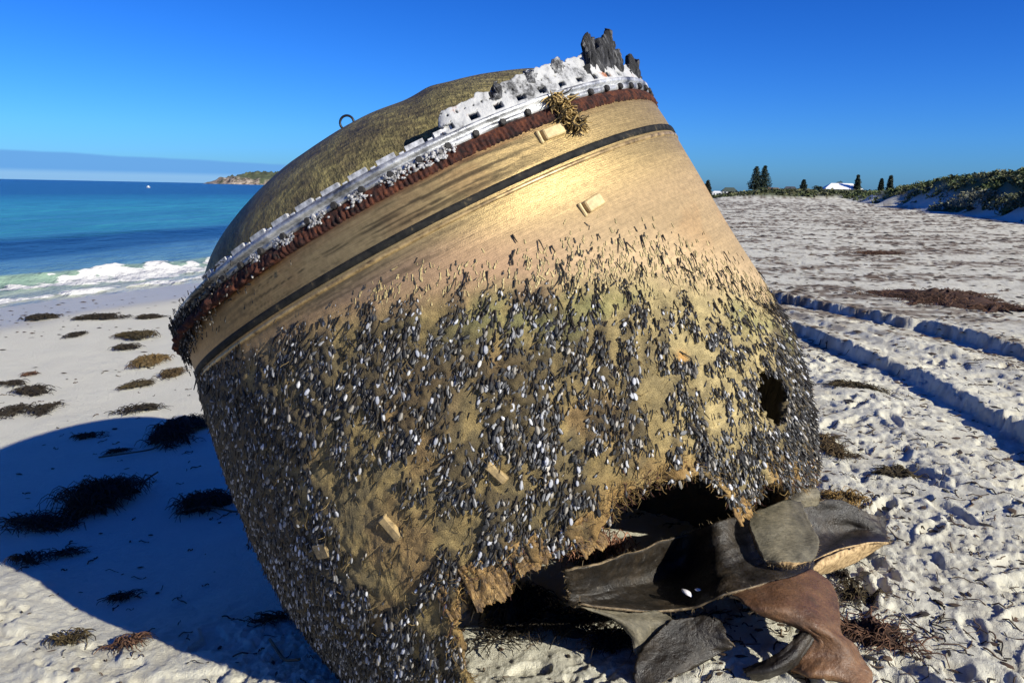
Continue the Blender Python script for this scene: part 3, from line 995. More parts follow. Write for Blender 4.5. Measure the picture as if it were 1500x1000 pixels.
def shard(t0, t1, hts, z0, seed, lean=0.0, name="charred_shard", mat=None, shear=0.42):
    n = 70; m = 26
    tdg = np.linspace(t0, t1, n)
    hp = np.interp(np.linspace(0, 1, n), np.linspace(0, 1, len(hts)), hts)
    hp = hp + 0.042 * (fbm(np.linspace(0, 1, n) * 14, 0 * tdg, 4, seed, .7) - .5) * (hp / max(hts)) * 2
    Tq, Kq = np.meshgrid(np.radians(tdg), np.linspace(0, 1, m), indexing='ij')
    H = Kq * hp[:, None]
    sq = 1 - 0.10 * Kq
    tc_ = R((t0 + t1) / 2)
    Tq = tc_ + (Tq - tc_) * sq
    rq = 0.975 + lean * H + 0.030 * (fbm(Tq * 60, H * 2.5, 3, seed + 3, .6) - .5) * 2 + 0.01 * (fbm(Tq * 70, H * 40, 2, seed + 5) - .5)
    V = np.stack([rq * np.cos(Tq) + shear * H, rq * np.sin(Tq), DB + z0 + H], -1).reshape(-1, 3)
    me = new_mesh(name, V, grid_faces(n, m))
    o = link(name, me, mat or m_char, tank)
    md = o.modifiers.new("thickness", 'SOLIDIFY'); md.thickness = 0.014; md.offset = -1
    return o


shard(318.5, 332.5, [.05, .10, .122, .118, .07, .09, .112, .108, .112, .11, .108, .10, .06], 0.040, 551)
shard(336.5, 347, [.02, .055, .072, .055, .045, .04, .02], 0.022, 561)
m_crum, t, b = material("crumpled_grey_foil", rough=0.55, metal=0.2, spec=0.4)
v = noise_tex(t, 34, 5, 0.75)
t.links.new(ramp(t, v, [(0.38, (0.012, 0.012, 0.013)), (0.5, (0.07, 0.07, 0.072)), (0.6, (0.30, 0.30, 0.30)), (0.7, (0.60, 0.59, 0.57))]), b.inputs['Base Color'])
bump(t, b, v, 0.8, 0.02)
shard(302.5, 307.0, [.01, .024, .028, .026, .012], 0.060, 571, 0, "crumpled_foil", m_crum)
shard(309.5, 315.5, [.03, .022, .034, .026, .03, .015], 0.066, 581, 0, "crumpled_foil", m_crum)
shard(297.0, 300.5, [.008, .02, .018, .018, .006], 0.052, 591, 0, "crumpled_foil", m_crum)

# ---- wire loop on the dome
m_wire, t, b = material("dark_wire", (0.022, 0.022, 0.024), 0.5, 0.5)
a_ = np.linspace(-0.25 * np.pi, 1.1 * np.pi, 20)
loop = np.stack([0.024 * np.cos(a_), 0 * a_, 0.024 * np.sin(a_)], -1)
loc_w = np.array([-0.01, -0.47, 0.0]); loc_w[2] = DB + 0.015 + 0.365 * math.sqrt(max(0, 1 - (0.47 / 0.885) ** 2)) + 0.012
V, F = tube(loop + loc_w, 0.0042, 6)
link("wire_loop", new_mesh("wire_loop", V, F), m_wire, tank)

# ---- small rectangular pads bonded to the shell
m_pad, t, b = material("cream_pad", rough=0.6)
v = noise_tex(t, 40, 4, 0.7)
t.links.new(ramp(t, v, [(0.32, (0.34, 0.23, 0.10)), (0.6, (0.56, 0.42, 0.20))]), b.inputs['Base Color'])
bump(t, b, v, 0.3, 0.004)
m_padd, t, b = material("fouled_pad", rough=0.8)
v = noise_tex(t, 50, 4, 0.7)
t.links.new(ramp(t, v, [(0.32, (0.11, 0.08, 0.04)), (0.6, (0.38, 0.27, 0.12))]), b.inputs['Base Color'])
for (pt, pd, pw, ph_, rot, mt) in [(303.8, .100, .080, .036, 0, m_pad), (303.5, .336, .070, .040, 0.10, m_pad), (270.2, .860, .026, .075, 0.35, m_padd), (252.5, .872, .030, .085, 0.28, m_padd), (238.0, .860, .065, .05, -0.1, m_padd)]:
    p, nn, tg_, up = td_frame(pt, pd, 0.0)
    vv, ff = box(0, 0, 0.004, pw, ph_, 0.020)
    vv = np.array(vv)
    top_ = vv[:, 2] > 0.01
    vv[top_, 0] *= 0.9; vv[top_, 1] *= 0.86
    B = Bag(); B.add(vv, ff)
    if mt is m_pad:
        B.add(*box(-pw * 0.5 - 0.010, 0, 0.001, 0.010, ph_ * 1.1, 0.014))
    me = B.mesh("bonded_pad", False)
    o = link("bonded_pad", me, mt, tank)
    ca, sa = math.cos(rot), math.sin(rot)
    t2 = tg_ * ca + up * sa; u2 = up * ca - tg_ * sa
    o.matrix_local = Matrix(((t2[0], u2[0], nn[0], p[0]), (t2[1], u2[1], nn[1], p[1]), (t2[2], u2[2], nn[2], p[2]), (0, 0, 0, 1)))
    bv_ = o.modifiers.new("bevel", 'BEVEL'); bv_.width = 0.003; bv_.segments = 1


m_fib, t, b = material("strand_fibre", rough=0.75, spec=0.3)
col = attr(t, 'Col').outputs['Color']
t.links.new(col, b.inputs['Base Color'])


def strand_mesh(name, starts, dirs, lens, rad, cols, curl=0.5, segs=5, sag=None, seed=0):
    rg_ = np.random.default_rng(seed)
    B = Bag()
    for s_, d_, l_, c_ in zip(starts, dirs, lens, cols):
        d_ = np.asarray(d_, float); d_ = d_ / (np.linalg.norm(d_) + 1e-9)
        pts = [np.asarray(s_, float)]
        for i in range(segs):
            d_ = d_ + rg_.normal(0, curl, 3) * 0.5
            if sag is not None:
                d_ = d_ + sag
            d_ = d_ / np.linalg.norm(d_)
            pts.append(pts[-1] + d_ * l_ / segs)
        r_ = rad * rg_.uniform(0.6, 1.3) * np.linspace(1, 0.45, segs + 1)
        V, F = tube(pts, r_, 3, False)
        B.add(V, F, c_)
    return B.mesh(name)


# ---- frayed tuft hanging over the band
st_, di_, le_, co_ = [], [], [], []
for i in range(330):
    u_ = RNG.uniform(0, 1)
    tt_ = 306.9 + 2.0 * u_ ** 1.3 + RNG.normal(0, .55 - .25 * u_)
    d_ = 0.0 + 0.115 * u_ + RNG.normal(0, .004)
    p, nn, tg_, up = td_frame(tt_, d_, 0.012 + RNG.uniform(0, 0.032) * (1 - .5 * u_))
    st_.append(p)
    di_.append(GLOC + tg_ * RNG.normal(0.2, .7) + nn * RNG.normal(.1, .5))
    le_.append(RNG.uniform(0.02, 0.055))
    w_ = RNG.uniform(0, 1)
    co_.append(np.array([0.42, 0.29, 0.11]) * (0.25 + w_) if w_ > .25 else np.array([0.04, 0.03, 0.02]))
link("frayed_tuft", strand_mesh("frayed_tuft", st_, di_, le_, 0.0038, co_, 0.7, 5, None, 3), m_fib, tank)

# ---- goose barnacles
m_barn, t, b = material("barnacle_shell", rough=0.55, spec=0.28)
t.links.new(attr(t, 'Col').outputs['Color'], b.inputs['Base Color'])


def barnacle_proto(seed):
    """hanging teardrop of pale plates with a dark rim on a short dark stalk; hangs along -y, stands off along +z"""
    rg_ = np.random.default_rng(seed)
    sl_ = rg_.uniform(0.35, 0.8)            # stalk length, shell length = 1
    V, F, C = [], [], []
    twoside = rg_.random() < .55
    w = rg_.uniform(0.21, 0.34); th_ = rg_.uniform(0.09, 0.15)
    tw = rg_.uniform(-.8, .8); lift = rg_.uniform(.05, .55)
    tone = rg_.choice([0.02, 0.06, 0.16, 0.33, 0.50], p=[.27, .18, .17, .21, .17])
    tint = np.array([0.98, 0.99, 1.02]) if rg_.random() < .65 else np.array([1.06, 0.97, 0.82])
    pale = tone * tint; rimc = pale * 0.25 + 0.004
    dk = np.array([0.028, 0.022, 0.018])
    ys_ = [0.0, 0.22, 0.58, 0.86, 1.0]; ws_ = [0.28, 0.74, 1.0, 0.70, 0.12]
    ca, sa = math.cos(tw), math.sin(tw)
    for yy, ww in zip(ys_, ws_):
        left_shade = 0.16 if twoside else 1.0  # shaded side painted in: left half darkened, sunward half left pale
        ring_ = [(-w * ww, 0.0, rimc), (-w * ww * .4, th_ * ww, pale * left_shade), (w * ww * .45, th_ * ww * .9, pale), (w * ww, 0.0, rimc), (0, -th_ * ww, rimc)]
        for (px_, pz_, cc) in ring_:
            V.append((px_ * ca - pz_ * sa, -(yy + sl_), px_ * sa + pz_ * ca)); C.append(cc if yy > .05 else dk)
    F += grid_faces(5, 5, True).tolist()
    F.append([20, 21, 22, 23, 24])
    n0 = len(V)
    for yy, rr_ in ((0.0, .17), (-sl_ - .05, .13)):
        for i in range(4):
            q_ = i * math.pi / 2
            V.append((rr_ * math.cos(q_), yy, rr_ * math.sin(q_))); C.append(dk * rg_.uniform(.7, 1.6))
    F += (grid_faces(2, 4, True) + n0).tolist()
    V = np.array(V)
    V[:, 2] += -V[:, 1] * lift * 0.55 + 0.05        # leans off the surface
    V[:, 0] += 0.14 * rg_.normal() * V[:, 1]
    return V, F, np.array(C)


PROTOS = [barnacle_proto(600 + i) for i in range(40)]
PM = []
for i in range(40):
    Vb, Fb, Cb = PROTOS[i]
    me = new_mesh("barnacle", Vb, Fb, False)
    set_col(me, 'Col', Cb)
    me.materials.append(m_barn)
    PM.append(me)
NC = 165000
cand_t = RNG.uniform(186, 378, NC)
cand_d = RNG.uniform(0.1, 1.9, NC)
rimc_ = rim_d(cand_t % 360)
g = growth(cand_d, cand_t % 360)
keep = (RNG.uniform(0, 1, NC) < g ** 1.3 * 0.95) & (cand_d < rimc_ - 0.005)
hq = ((cand_t - 319.2) / 4.6) ** 2 + ((cand_d - 1.105) / .070) ** 2
keep &= hq > 1.05
cand_t, cand_d, g = cand_t[keep], cand_d[keep], g[keep]
nb_ = len(cand_t)
size = RNG.gamma(9, 1 / 9.0, nb_) * 0.0146 * (0.8 + 0.3 * g)
print('barnacles', nb_)
onr = smooth(cand_t, 285, 318)
size *= (1 - 0.22 * onr)
size = np.clip(size, 0.007, 0.026)
wdn = water_d(cand_t % 360)
size *= 0.6 + 0.4 * smooth(cand_d - wdn, 0.0, 0.16)


def barn_matrix(thd, d, s_, rot, off=0.0):
    p, nn, tg_, up = td_frame(thd, d, off)
    dn = GLOC - nn * (GLOC @ nn)
    l_ = np.linalg.norm(dn)
    dn = dn / l_
    yv = -dn
    xv = np.cross(yv, nn)
    ca, sa = math.cos(rot), math.sin(rot)
    x2 = xv * ca + yv * sa; y2 = yv * ca - xv * sa
    return np.stack([x2, y2, nn], 1) * s_, p


dens_rank = np.argsort(-size * (1 + .0 * g))
vis = (cand_t > 196) & (cand_t < 345)
order = [i for i in dens_rank if vis[i]]
big = set(order[:300])
B = Bag()
VV, FF, CC, nv = [], [], [], 0
for i in range(nb_):
    k = int(RNG.integers(0, 40)); rot = RNG.normal(-0.12, 0.30)
    A, p = barn_matrix(cand_t[i], cand_d[i], size[i], rot, 0.004)
    if i in big:
        o = link("barnacle", PM[k], None, tank)
        o.matrix_local = Matrix(((*A[0], p[0]), (*A[1], p[1]), (*A[2], p[2]), (0, 0, 0, 1)))
    else:
        Vb, Fb, Cb = PROTOS[k]
        VV.append(Vb @ A.T + p); FF.extend([[q + nv for q in f] for f in Fb]); CC.append(Cb * RNG.uniform(.7, 1.1)); nv += len(Vb)
me = new_mesh("barnacle_crust", np.concatenate(VV), FF, False)
set_col(me, 'Col', np.concatenate(CC))
o = link("barnacle_crust", me, m_barn, tank)
o['kind'] = 'stuff'

# ---- small tan barnacle scars above the waterline on the sunny side
cand_t = RNG.uniform(262, 352, 14000); cand_d = RNG.uniform(.25, 1.05, 14000)
wdn = water_d(cand_t % 360)
u_ = cand_d - wdn
keep = (RNG.uniform(0, 1, 14000) < np.exp(-((u_ - 0.0) / np.where(cand_t > 295, .10, .05)) ** 2) * np.where(cand_t > 288, 1.0, .35)) & (cand_d < rim_d(cand_t) - .02)
cand_t, cand_d = cand_t[keep], cand_d[keep]
VV, FF, CC, nv = [], [], [], 0
for i in range(len(cand_t)):
    A, p = barn_matrix(cand_t[i], cand_d[i], RNG.uniform(.005, .013), RNG.normal(-.1, .25), 0.001)
    Vb, Fb, Cb = PROTOS[int(RNG.integers(0, 40))]
    Vb = Vb * np.array([1.2, 1.0, 0.45])
    cc = np.array([0.46, 0.36, 0.17]) * RNG.uniform(.55, 1.0) if RNG.random() < .75 else np.array([.03, .026, .02])
    VV.append(Vb @ A.T + p); FF.extend([[q + nv for q in f] for f in Fb]); CC.append(np.ones((len(Vb), 3)) * cc); nv += len(Vb)
me = new_mesh("barnacle_scar", np.concatenate(VV), FF)
set_col(me, 'Col', np.concatenate(CC))
o = link("barnacle_scar", me, m_barn, tank)
o['kind'] = 'stuff'

# ---- long dark stalks hanging among the shells
st_, di_, le_, co_ = [], [], [], []
ct_ = RNG.uniform(196, 346, 40000); cdd_ = RNG.uniform(.15, 1.6, 40000)
gst = growth(cdd_, ct_) + 0.16 * np.exp(-((cdd_ - water_d(ct_)) / .09) ** 2) * (ct_ > 285)
ok_ = (RNG.uniform(0, 1, 40000) < gst * .42) & (cdd_ < rim_d(ct_) - .05) & ((((ct_ - 319.2) / 6.0) ** 2 + ((cdd_ - 1.105) / .09) ** 2) > 1)
for tt_, d_ in zip(ct_[ok_], cdd_[ok_]):
    p, nn, tg_, up = td_frame(tt_, d_, .004)
    dn = GLOC - nn * (GLOC @ nn)
    st_.append(p); di_.append(dn / np.linalg.norm(dn) + nn * RNG.uniform(.05, .5) + tg_ * RNG.normal(-.12, .28))
    le_.append(RNG.uniform(.014, .048)); co_.append(np.array([.022, .018, .013]) * RNG.uniform(.5, 1.8))
o = link("barnacle_stalk", strand_mesh("barnacle_stalk", st_, di_, le_, 0.0030, co_, .22, 3, None, 8), m_barn, tank)
o['kind'] = 'stuff'

# ---- white salt crust and dark growth lumps along the ring on the left
m_salt, t, b = material("white_corrosion", (0.72, 0.71, 0.69), 0.9, 0, 0.2)
v = noise_tex(t, 60, 4, 0.7)
t.links.new(ramp(t, v, [(0.40, (0.12, 0.115, 0.11)), (0.58, (0.42, 0.41, 0.40))]), b.inputs['Base Color'])


def lump_mesh(r, seed, n=6, m=8, rough_=0.5):
    rg_ = np.random.default_rng(seed)
    V = []
    for i in range(n + 1):
        ph_ = math.pi * i / n
        for j in range(m):
            a_ = 2 * math.pi * j / m
            q = r * (1 + rg_.normal(0, rough_ * .35))
            V.append((q * math.sin(ph_) * math.cos(a_), q * math.sin(ph_) * math.sin(a_), q * math.cos(ph_)))
    return np.array(V), grid_faces(n + 1, m, True).tolist()


B = Bag()
for i in range(330):
    cl = RNG.choice([(281, 2.5), (276.5, 1.6), (270, 1.8), (263, 1.6), (256, 2.2), (249.5, 1.2), (285, 2)])
    deg = cl[0] + RNG.normal(0, cl[1] * .6)
    d_ = RNG.uniform(0.016, 0.048)
    V, F = lump_mesh(RNG.uniform(.0012, .0046), i, 4, 5, 1.0)
    p, nn, tg_, up = td_frame(deg, d_, 0.012)
    V = V - np.outer(V @ nn, nn) * 0.75 + tg_ * (V @ tg_)[:, None] * RNG.uniform(0, 1.2)
    B.add(V + p, F, (1, 1, 1))
o = link("salt_crust", B.mesh("salt_crust"), m_salt, tank)
o["kind"] = "stuff"
m_crust, t, b = material("dark_growth_crust", rough=0.8, spec=0.3)
t.links.new(attr(t, 'Col').outputs['Color'], b.inputs['Base Color'])
B = Bag()
for i in range(2300):
    deg = RNG.normal(211, 15)
    d_ = np.clip(RNG.normal(0.048, 0.032), -0.02, 0.14)
    A, p = barn_matrix(deg, d_, RNG.uniform(.006, .013), RNG.normal(0, .9), RNG.uniform(.004, .024))
    k = int(RNG.integers(0, 40))
    Vb, Fb, Cb = PROTOS[k]
    B.add(Vb @ A.T + p, Fb, Cb * RNG.uniform(.25, .6) * np.array([1.1, 1, .85]))
o = link("growth_crust", B.mesh("growth_crust"), m_crust, tank)
o["kind"] = "stuff"

# ---- fibres and weed along the torn rim
st_, di_, le_, co_ = [], [], [], []
for i in range(2200):
    deg = RNG.uniform(240, 342)
    d_ = float(rim_d(deg)) - abs(RNG.normal(0, .035)) + .012
    p, nn, tg_, up = td_frame(deg, d_, RNG.uniform(-.006, .018))
    st_.append(p)
    di_.append(GLOC * RNG.uniform(.2, 1.2) + tg_ * RNG.normal(0, .7) + nn * RNG.normal(.25, .5))
    le_.append(RNG.uniform(.012, .042))
    q = RNG.random()
    gold_side = 0.55 if deg > 250 else 0.75
    if q < gold_side:
        co_.append(np.array([0.34, 0.22, 0.075]) * RNG.uniform(.2, 1.1))
    elif q < .8:
        co_.append(np.array([0.085, 0.035, 0.025]) * RNG.uniform(.4, 1.5))
    else:
        co_.append(np.array([0.03, 0.025, 0.016]))
o = link("torn_fibre", strand_mesh("torn_fibre", st_, di_, le_, 0.0011, co_, .9, 4, None, 5), m_fib, tank)
o['kind'] = 'stuff'
st_, di_, le_, co_ = [], [], [], []
for i in range(1200):                    # byssus threads over the fouled skin
    deg = RNG.uniform(236, 345)
    w_ = float(water_d(deg)); rm = float(rim_d(deg))
    if rm - w_ < .1:
        continue
    d_ = w_ + .08 + (rm - w_ - .08) * RNG.uniform(0, 1) ** .6
    if ((deg - 319.2) / 7.0) ** 2 + ((d_ - 1.10) / .11) ** 2 < 1:
        continue
    p, nn, tg_, up = td_frame(deg, d_, .004)
    st_.append(p)
    di_.append(GLOC + tg_ * RNG.normal(0, .9) + nn * RNG.uniform(.1, .7))
    le_.append(RNG.uniform(.015, .05))
    co_.append(np.array([0.30, 0.21, 0.085]) * RNG.uniform(.3, 1.3))
o = link("byssus_thread", strand_mesh("byssus_thread", st_, di_, le_, 0.0008, co_, .9, 4, None, 6), m_fib, tank)
o['kind'] = 'stuff'

m_amb, t, b = material("amber_laminate", rough=0.5, spec=0.4)
v = noise_tex(t, 22, 6, 0.75)
v2 = noise_tex(t, 60, 4, 0.7, None, (3, 3, 0.6))
c = ramp(t, v, [(0.36, (0.04, 0.022, 0.010)), (0.5, (0.20, 0.115, 0.036)), (0.64, (0.38, 0.235, 0.08)), (0.75, (0.45, 0.34, 0.17))])
t.links.new(mix_node(t, 0.6, c, ramp(t, v2, [(0.34, (0.4, 0.4, 0.4)), (0.62, (1.35, 1.35, 1.3))]), 'MULTIPLY'), b.inputs['Base Color'])
bump(t, b, math_node(t, 'ADD', v, v2), 0.6, 0.012)
for (t0, t1, d0, d1, lift_, sd_) in [(258.6, 264.8, 1.045, 1.165, .035, 1), (253.6, 257.0, 1.05, 1.17, .012, 2), (266.5, 271.5, 1.055, 1.135, .022, 3), (275.5, 279.5, 1.07, 1.165, .018, 5), (300.5, 304.0, 1.22, 1.345, .012, 6)]:
    n_ = 30
    Ti, Di = np.meshgrid(np.linspace(t0, t1, n_), np.linspace(0, 1, n_), indexing='ij')
    e_ = fbm(Ti * 1.6 + sd_, Di * 4, 4, 760 + sd_, .65) - .5
    Dm = d0 + (d1 - d0) * Di * (1 + 0.35 * e_ * smooth(Di, .5, 1)) + 0.02 * (fbm(Ti * 1.1, 0 * Di, 3, 770 + sd_) - .5)
    of = 0.006 + lift_ * Di ** 2 + 0.022 * e_
    me = new_mesh("amber_laminate", cyl(Dm, np.radians(Ti + 0.8 * e_), of).reshape(-1, 3), grid_faces(n_, n_))
    o = link("amber_laminate", me, m_amb, tank)
    md = o.modifiers.new("thickness", 'SOLIDIFY'); md.thickness = 0.006; md.offset = 0

# ------------------------------------------------------------------ torn casing on the sand
m_cas, t, b = material("dark_torn_casing", rough=0.42, spec=0.5)
v = noise_tex(t, 8, 7, 0.72)
v2 = noise_tex(t, 70, 4, 0.7)
c = ramp(t, v, [(0.32, (0.005, 0.004, 0.003)), (0.5, (0.015, 0.011, 0.007)), (0.64, (0.036, 0.026, 0.016)), (0.78, (0.11, 0.09, 0.068))])
c = mix_node(t, 0.5, c, ramp(t, v2, [(0.3, (0.5, 0.5, 0.5)), (0.7, (1.4, 1.4, 1.35))]), 'MULTIPLY')
v3 = noise_tex(t, 26, 6, 0.75)
c = mix_node(t, ramp(t, v3, [(0.63, (0, 0, 0)), (0.72, (.6, .6, .6))]), c, (0.17, 0.15, 0.12))
t.links.new(c, b.inputs['Base Color'])
t.links.new(ramp(t, v3, [(0.35, (0.30, 0.30, 0.30)), (0.62, (0.65, 0.65, 0.65))]), b.inputs['Roughness'])
bump(t, b, math_node(t, 'ADD', math_node(t, 'ADD', v2, v), v3), 0.45, 0.012)
m_edge, t, b = material("pale_laminate_edge", (0.42, 0.30, 0.15), 0.8, 0, 0.2)
v = noise_tex(t, 50, 4, 0.7)
t.links.new(ramp(t, v, [(0.35, (0.18, 0.115, 0.055)), (0.6, (0.50, 0.36, 0.19))]), b.inputs['Base Color'])
m_brn, t, b = material("rust_brown_casing", rough=0.44, spec=0.45)
v = noise_tex(t, 5, 6, 0.65)
v2 = noise_tex(t, 80, 4, 0.7)
c = ramp(t, v, [(0.30, (0.040, 0.020, 0.011)), (0.5, (0.105, 0.050, 0.022)), (0.68, (0.17, 0.085, 0.036)), (0.76, (0.30, 0.17, 0.07))])
c = mix_node(t, 0.45, c, ramp(t, v2, [(0.3, (0.5, 0.5, 0.5)), (0.7, (1.35, 1.35, 1.35))]), 'MULTIPLY')
v3 = noise_tex(t, 22, 6, 0.75)
c = mix_node(t, ramp(t, v3, [(0.56, (0, 0, 0)), (0.70, (.6, .6, .6))]), c, (0.035, 0.022, 0.014))
t.links.new(c, b.inputs['Base Color'])
t.links.new(ramp(t, v3, [(0.35, (0.36, 0.36, 0.36)), (0.62, (0.72, 0.72, 0.72))]), b.inputs['Roughness'])
bump(t, b, math_node(t, 'ADD', math_node(t, 'ADD', v2, v), v3), 0.4, 0.010)
m_grn, t, b = material("grey_green_laminate", rough=0.6, spec=0.35)
v = noise_tex(t, 7, 6, 0.65)
v2 = noise_tex(t, 55, 4, 0.75, None, (1, 3, 1))
c = ramp(t, v, [(0.30, (0.042, 0.037, 0.026)), (0.5, (0.11, 0.098, 0.068)), (0.7, (0.20, 0.175, 0.12))])
c = mix_node(t, 0.6, c, ramp(t, v2, [(0.35, (0.5, 0.5, 0.5)), (0.62, (1.5, 1.45, 1.35))]), 'MULTIPLY')
t.links.new(c, b.inputs['Base Color'])
bump(t, b, v2, 0.5, 0.01)


m_edged, t, b = material("dark_laminate_edge", (0.11, 0.085, 0.055), 0.8, 0, 0.2)
v = noise_tex(t, 30, 4, 0.7)
t.links.new(ramp(t, v, [(0.4, (0.05, 0.038, 0.025)), (0.65, (0.24, 0.18, 0.11))]), b.inputs['Base Color'])


def cr_resample(P_, n):
    """Catmull-Rom along axis 0"""
    P_ = np.asarray(P_, float)
    k_ = len(P_)
    Pp = np.concatenate([[2 * P_[0] - P_[1]], P_, [2 * P_[-1] - P_[-2]]])
    tt_ = np.linspace(0, k_ - 1, n)
    i_ = np.minimum(tt_.astype(int), k_ - 2)
    f_ = (tt_ - i_).reshape(-1, *([1] * (P_.ndim - 1)))
    p0, p1, p2, p3 = Pp[i_], Pp[i_ + 1], Pp[i_ + 2], Pp[i_ + 3]
    return 0.5 * (2 * p1 + (p2 - p0) * f_ + (2 * p0 - 5 * p1 + 4 * p2 - p3) * f_ ** 2 + (3 * p1 - p0 - 3 * p2 + p3) * f_ ** 3)


casing_at = at(1030, 880)
casing = empty("torn_casing", casing_at)
tag(casing, "dark torn sheet of tank skin with curled flaps lying on sand below tank", "wreckage")


def sheet(name, rows_px, mats, n=46, m=46, thick=0.02, rag=0.012, seed=0, ripple=0.010, label=None):
    P_ = np.array([[CAM + ray(px, py) * ((h - CAM[2]) / ray(px, py)[2]) for px, py, h in row] for row in rows_px])
    G = cr_resample(P_, n)
    G = np.swapaxes(cr_resample(np.swapaxes(G, 0, 1), m), 0, 1)
    i_, j_ = np.meshgrid(np.linspace(0, 1, n), np.linspace(0, 1, m), indexing='ij')
    e_ = np.maximum(np.maximum(1 - i_ / .08, 1 - (1 - i_) / .08), np.maximum(1 - j_ / .08, 1 - (1 - j_) / .08)).clip(0, 1)
    c_ = G.reshape(-1, 3).mean(0)
    nz = fbm(i_ * 14 + seed, j_ * 14, 4, 700 + seed, .6) - .5
    nz2 = fbm(i_ * 3 + seed, j_ * 3, 3, 720 + seed) - .5
    du = np.gradient(G, axis=0); du /= np.linalg.norm(du, axis=-1, keepdims=True) + 1e-9
    dv = np.gradient(G, axis=1); dv /= np.linalg.norm(dv, axis=-1, keepdims=True) + 1e-9
    nn = np.cross(du, dv); nn /= np.linalg.norm(nn, axis=-1, keepdims=True) + 1e-9
    G = G + nn * (ripple * nz2 * 2 + ripple * .4 * nz)[..., None] + (du + dv) * (rag * nz * e_ * 2)[..., None]
    me = new_mesh(name, (G - casing_at).reshape(-1, 3), grid_faces(n, m))
    o = link(name, me, mats, casing)
    md = o.modifiers.new("thickness", 'SOLIDIFY')
    md.thickness = thick; md.offset = 0; md.material_offset_rim = 1; md.use_even_offset = False
    if label:
        o['label'] = label
    return o


sheet("main_sheet", [
    [(826, 834, .30), (880, 824, .30), (940, 806, .25), (1000, 783, .23), (1046, 766, .33), (1080, 756, .32), (1120, 741, .27), (1175, 715, .26)],
    [(830, 860, .21), (885, 853, .18), (942, 842, .12), (1002, 822, .11), (1048, 806, .25), (1084, 798, .24), (1124, 786, .19), (1182, 765, .18)],
    [(838, 880, .17), (892, 877, .14), (946, 871, .09), (1004, 857, .09), (1050, 842, .21), (1088, 831, .21), (1128, 818, .17), (1188, 800, .15)],
    [(850, 890, .20), (900, 896, .16), (950, 898, .12), (1008, 892, .12), (1054, 873, .20), (1092, 864, .22), (1132, 851, .22), (1192, 836, .18)]], [m_cas, m_edged], 50, 70, .009, .012, 1, .02)
sheet("brown_flap", [
    [(1060, 865, .20), (1100, 858, .22), (1145, 848, .215), (1188, 835, .18)],
    [(1078, 874, .21), (1125, 871, .225), (1175, 862, .21), (1214, 853, .16)],
    [(1098, 890, .20), (1140, 890, .215), (1188, 884, .205), (1226, 876, .15)],
    [(1125, 903, .18), (1160, 905, .19), (1196, 905, .19), (1229, 902, .145)],
    [(1155, 912, .17), (1180, 917, .175), (1206, 921, .17), (1231, 925, .13)],
    [(1190, 936, .13), (1208, 939, .13), (1230, 940, .125), (1251, 942, .10)],
    [(1172, 962, .07), (1202, 962, .08), (1238, 960, .085), (1268, 967, .06)],
    [(1158, 979, .03), (1190, 987, .045), (1236, 979, .06), (1277, 986, .035)],
    [(1166, 986, .0), (1204, 990, .02), (1258, 1003, .03), (1285, 1008, .0)]], [m_brn, m_edged], 80, 44, .011, .008, 2, .010, "rust brown curved flap")
sheet("brown_tongue", [
    [(1176, 917, .155), (1184, 927, .15), (1191, 937, .13)],
    [(1150, 950, .115), (1158, 961, .11), (1163, 973, .07)],
    [(1120, 969, .075), (1128, 980, .075), (1136, 989, .03)],
    [(1089, 979, .04), (1094, 988, .04), (1108, 999, .0)]], [m_cas, m_edged], 40, 26, .011, .006, 3, .006, "dark tongue curling under")
sheet("left_flap", [
    [(852, 889, .20), (890, 894, .17), (930, 897, .145), (966, 895, .13), (990, 910, .12)],
    [(893, 904, .15), (913, 911, .14), (940, 913, .12), (964, 912, .11), (987, 916, .105)],
    [(922, 928, .09), (932, 931, .09), (945, 930, .085), (958, 926, .08), (975, 924, .08)],
    [(930, 958, .03), (936, 957, .03), (943, 951, .035), (950, 944, .04), (959, 936, .05)]], [m_grn, m_edged], 40, 50, .008, .008, 4, .006, "grey green triangular flap")
sheet("front_flap", [
    [(984, 908, .125), (1015, 903, .13), (1040, 905, .13), (1059, 911, .125)],
    [(962, 926, .095), (998, 921, .10), (1034, 922, .105), (1064, 931, .10)],
    [(940, 953, .06), (982, 944, .065), (1030, 940, .07), (1074, 946, .07)],
    [(930, 978, .03), (970, 972, .035), (1016, 960, .04), (1057, 953, .045)],
    [(928, 1008, -.02), (962, 1003, .0), (992, 987, .01), (1016, 975, .01)]], [m_cas, m_edged], 46, 40, .008, .012, 5, .007, "dark drooping front flap")
sheet("right_plate", [
    [(1150, 722, .30), (1195, 732, .28), (1232, 733, .25), (1272, 752, .19), (1296, 757, .15)],
    [(1160, 750, .24), (1200, 755, .21), (1240, 757, .18), (1278, 768, .15), (1298, 775, .12)],
    [(1170, 790, .17), (1205, 785, .14), (1245, 780, .12), (1280, 784, .12), (1303, 790, .11)],
    [(1180, 828, .15), (1205, 815, .15), (1235, 804, .15), (1275, 796, .15), (1302, 793, .12)]], [m_cas, m_edge], 40, 50, .010, .008, 6, .012, "broad dark plate at the right end")
sheet("curled_lip", [
    [(1186, 834, .16), (1210, 817, .16), (1250, 802, .155), (1300, 793, .12)],
    [(1196, 836, .12), (1220, 824, .12), (1252, 811, .12), (1290, 800, .09)],
    [(1192, 842, .07), (1215, 836, .06), (1240, 827, .06), (1265, 814, .05)]], [m_edge, m_edge], 24, 40, .012, .006, 7, .006, "tan curled lip")
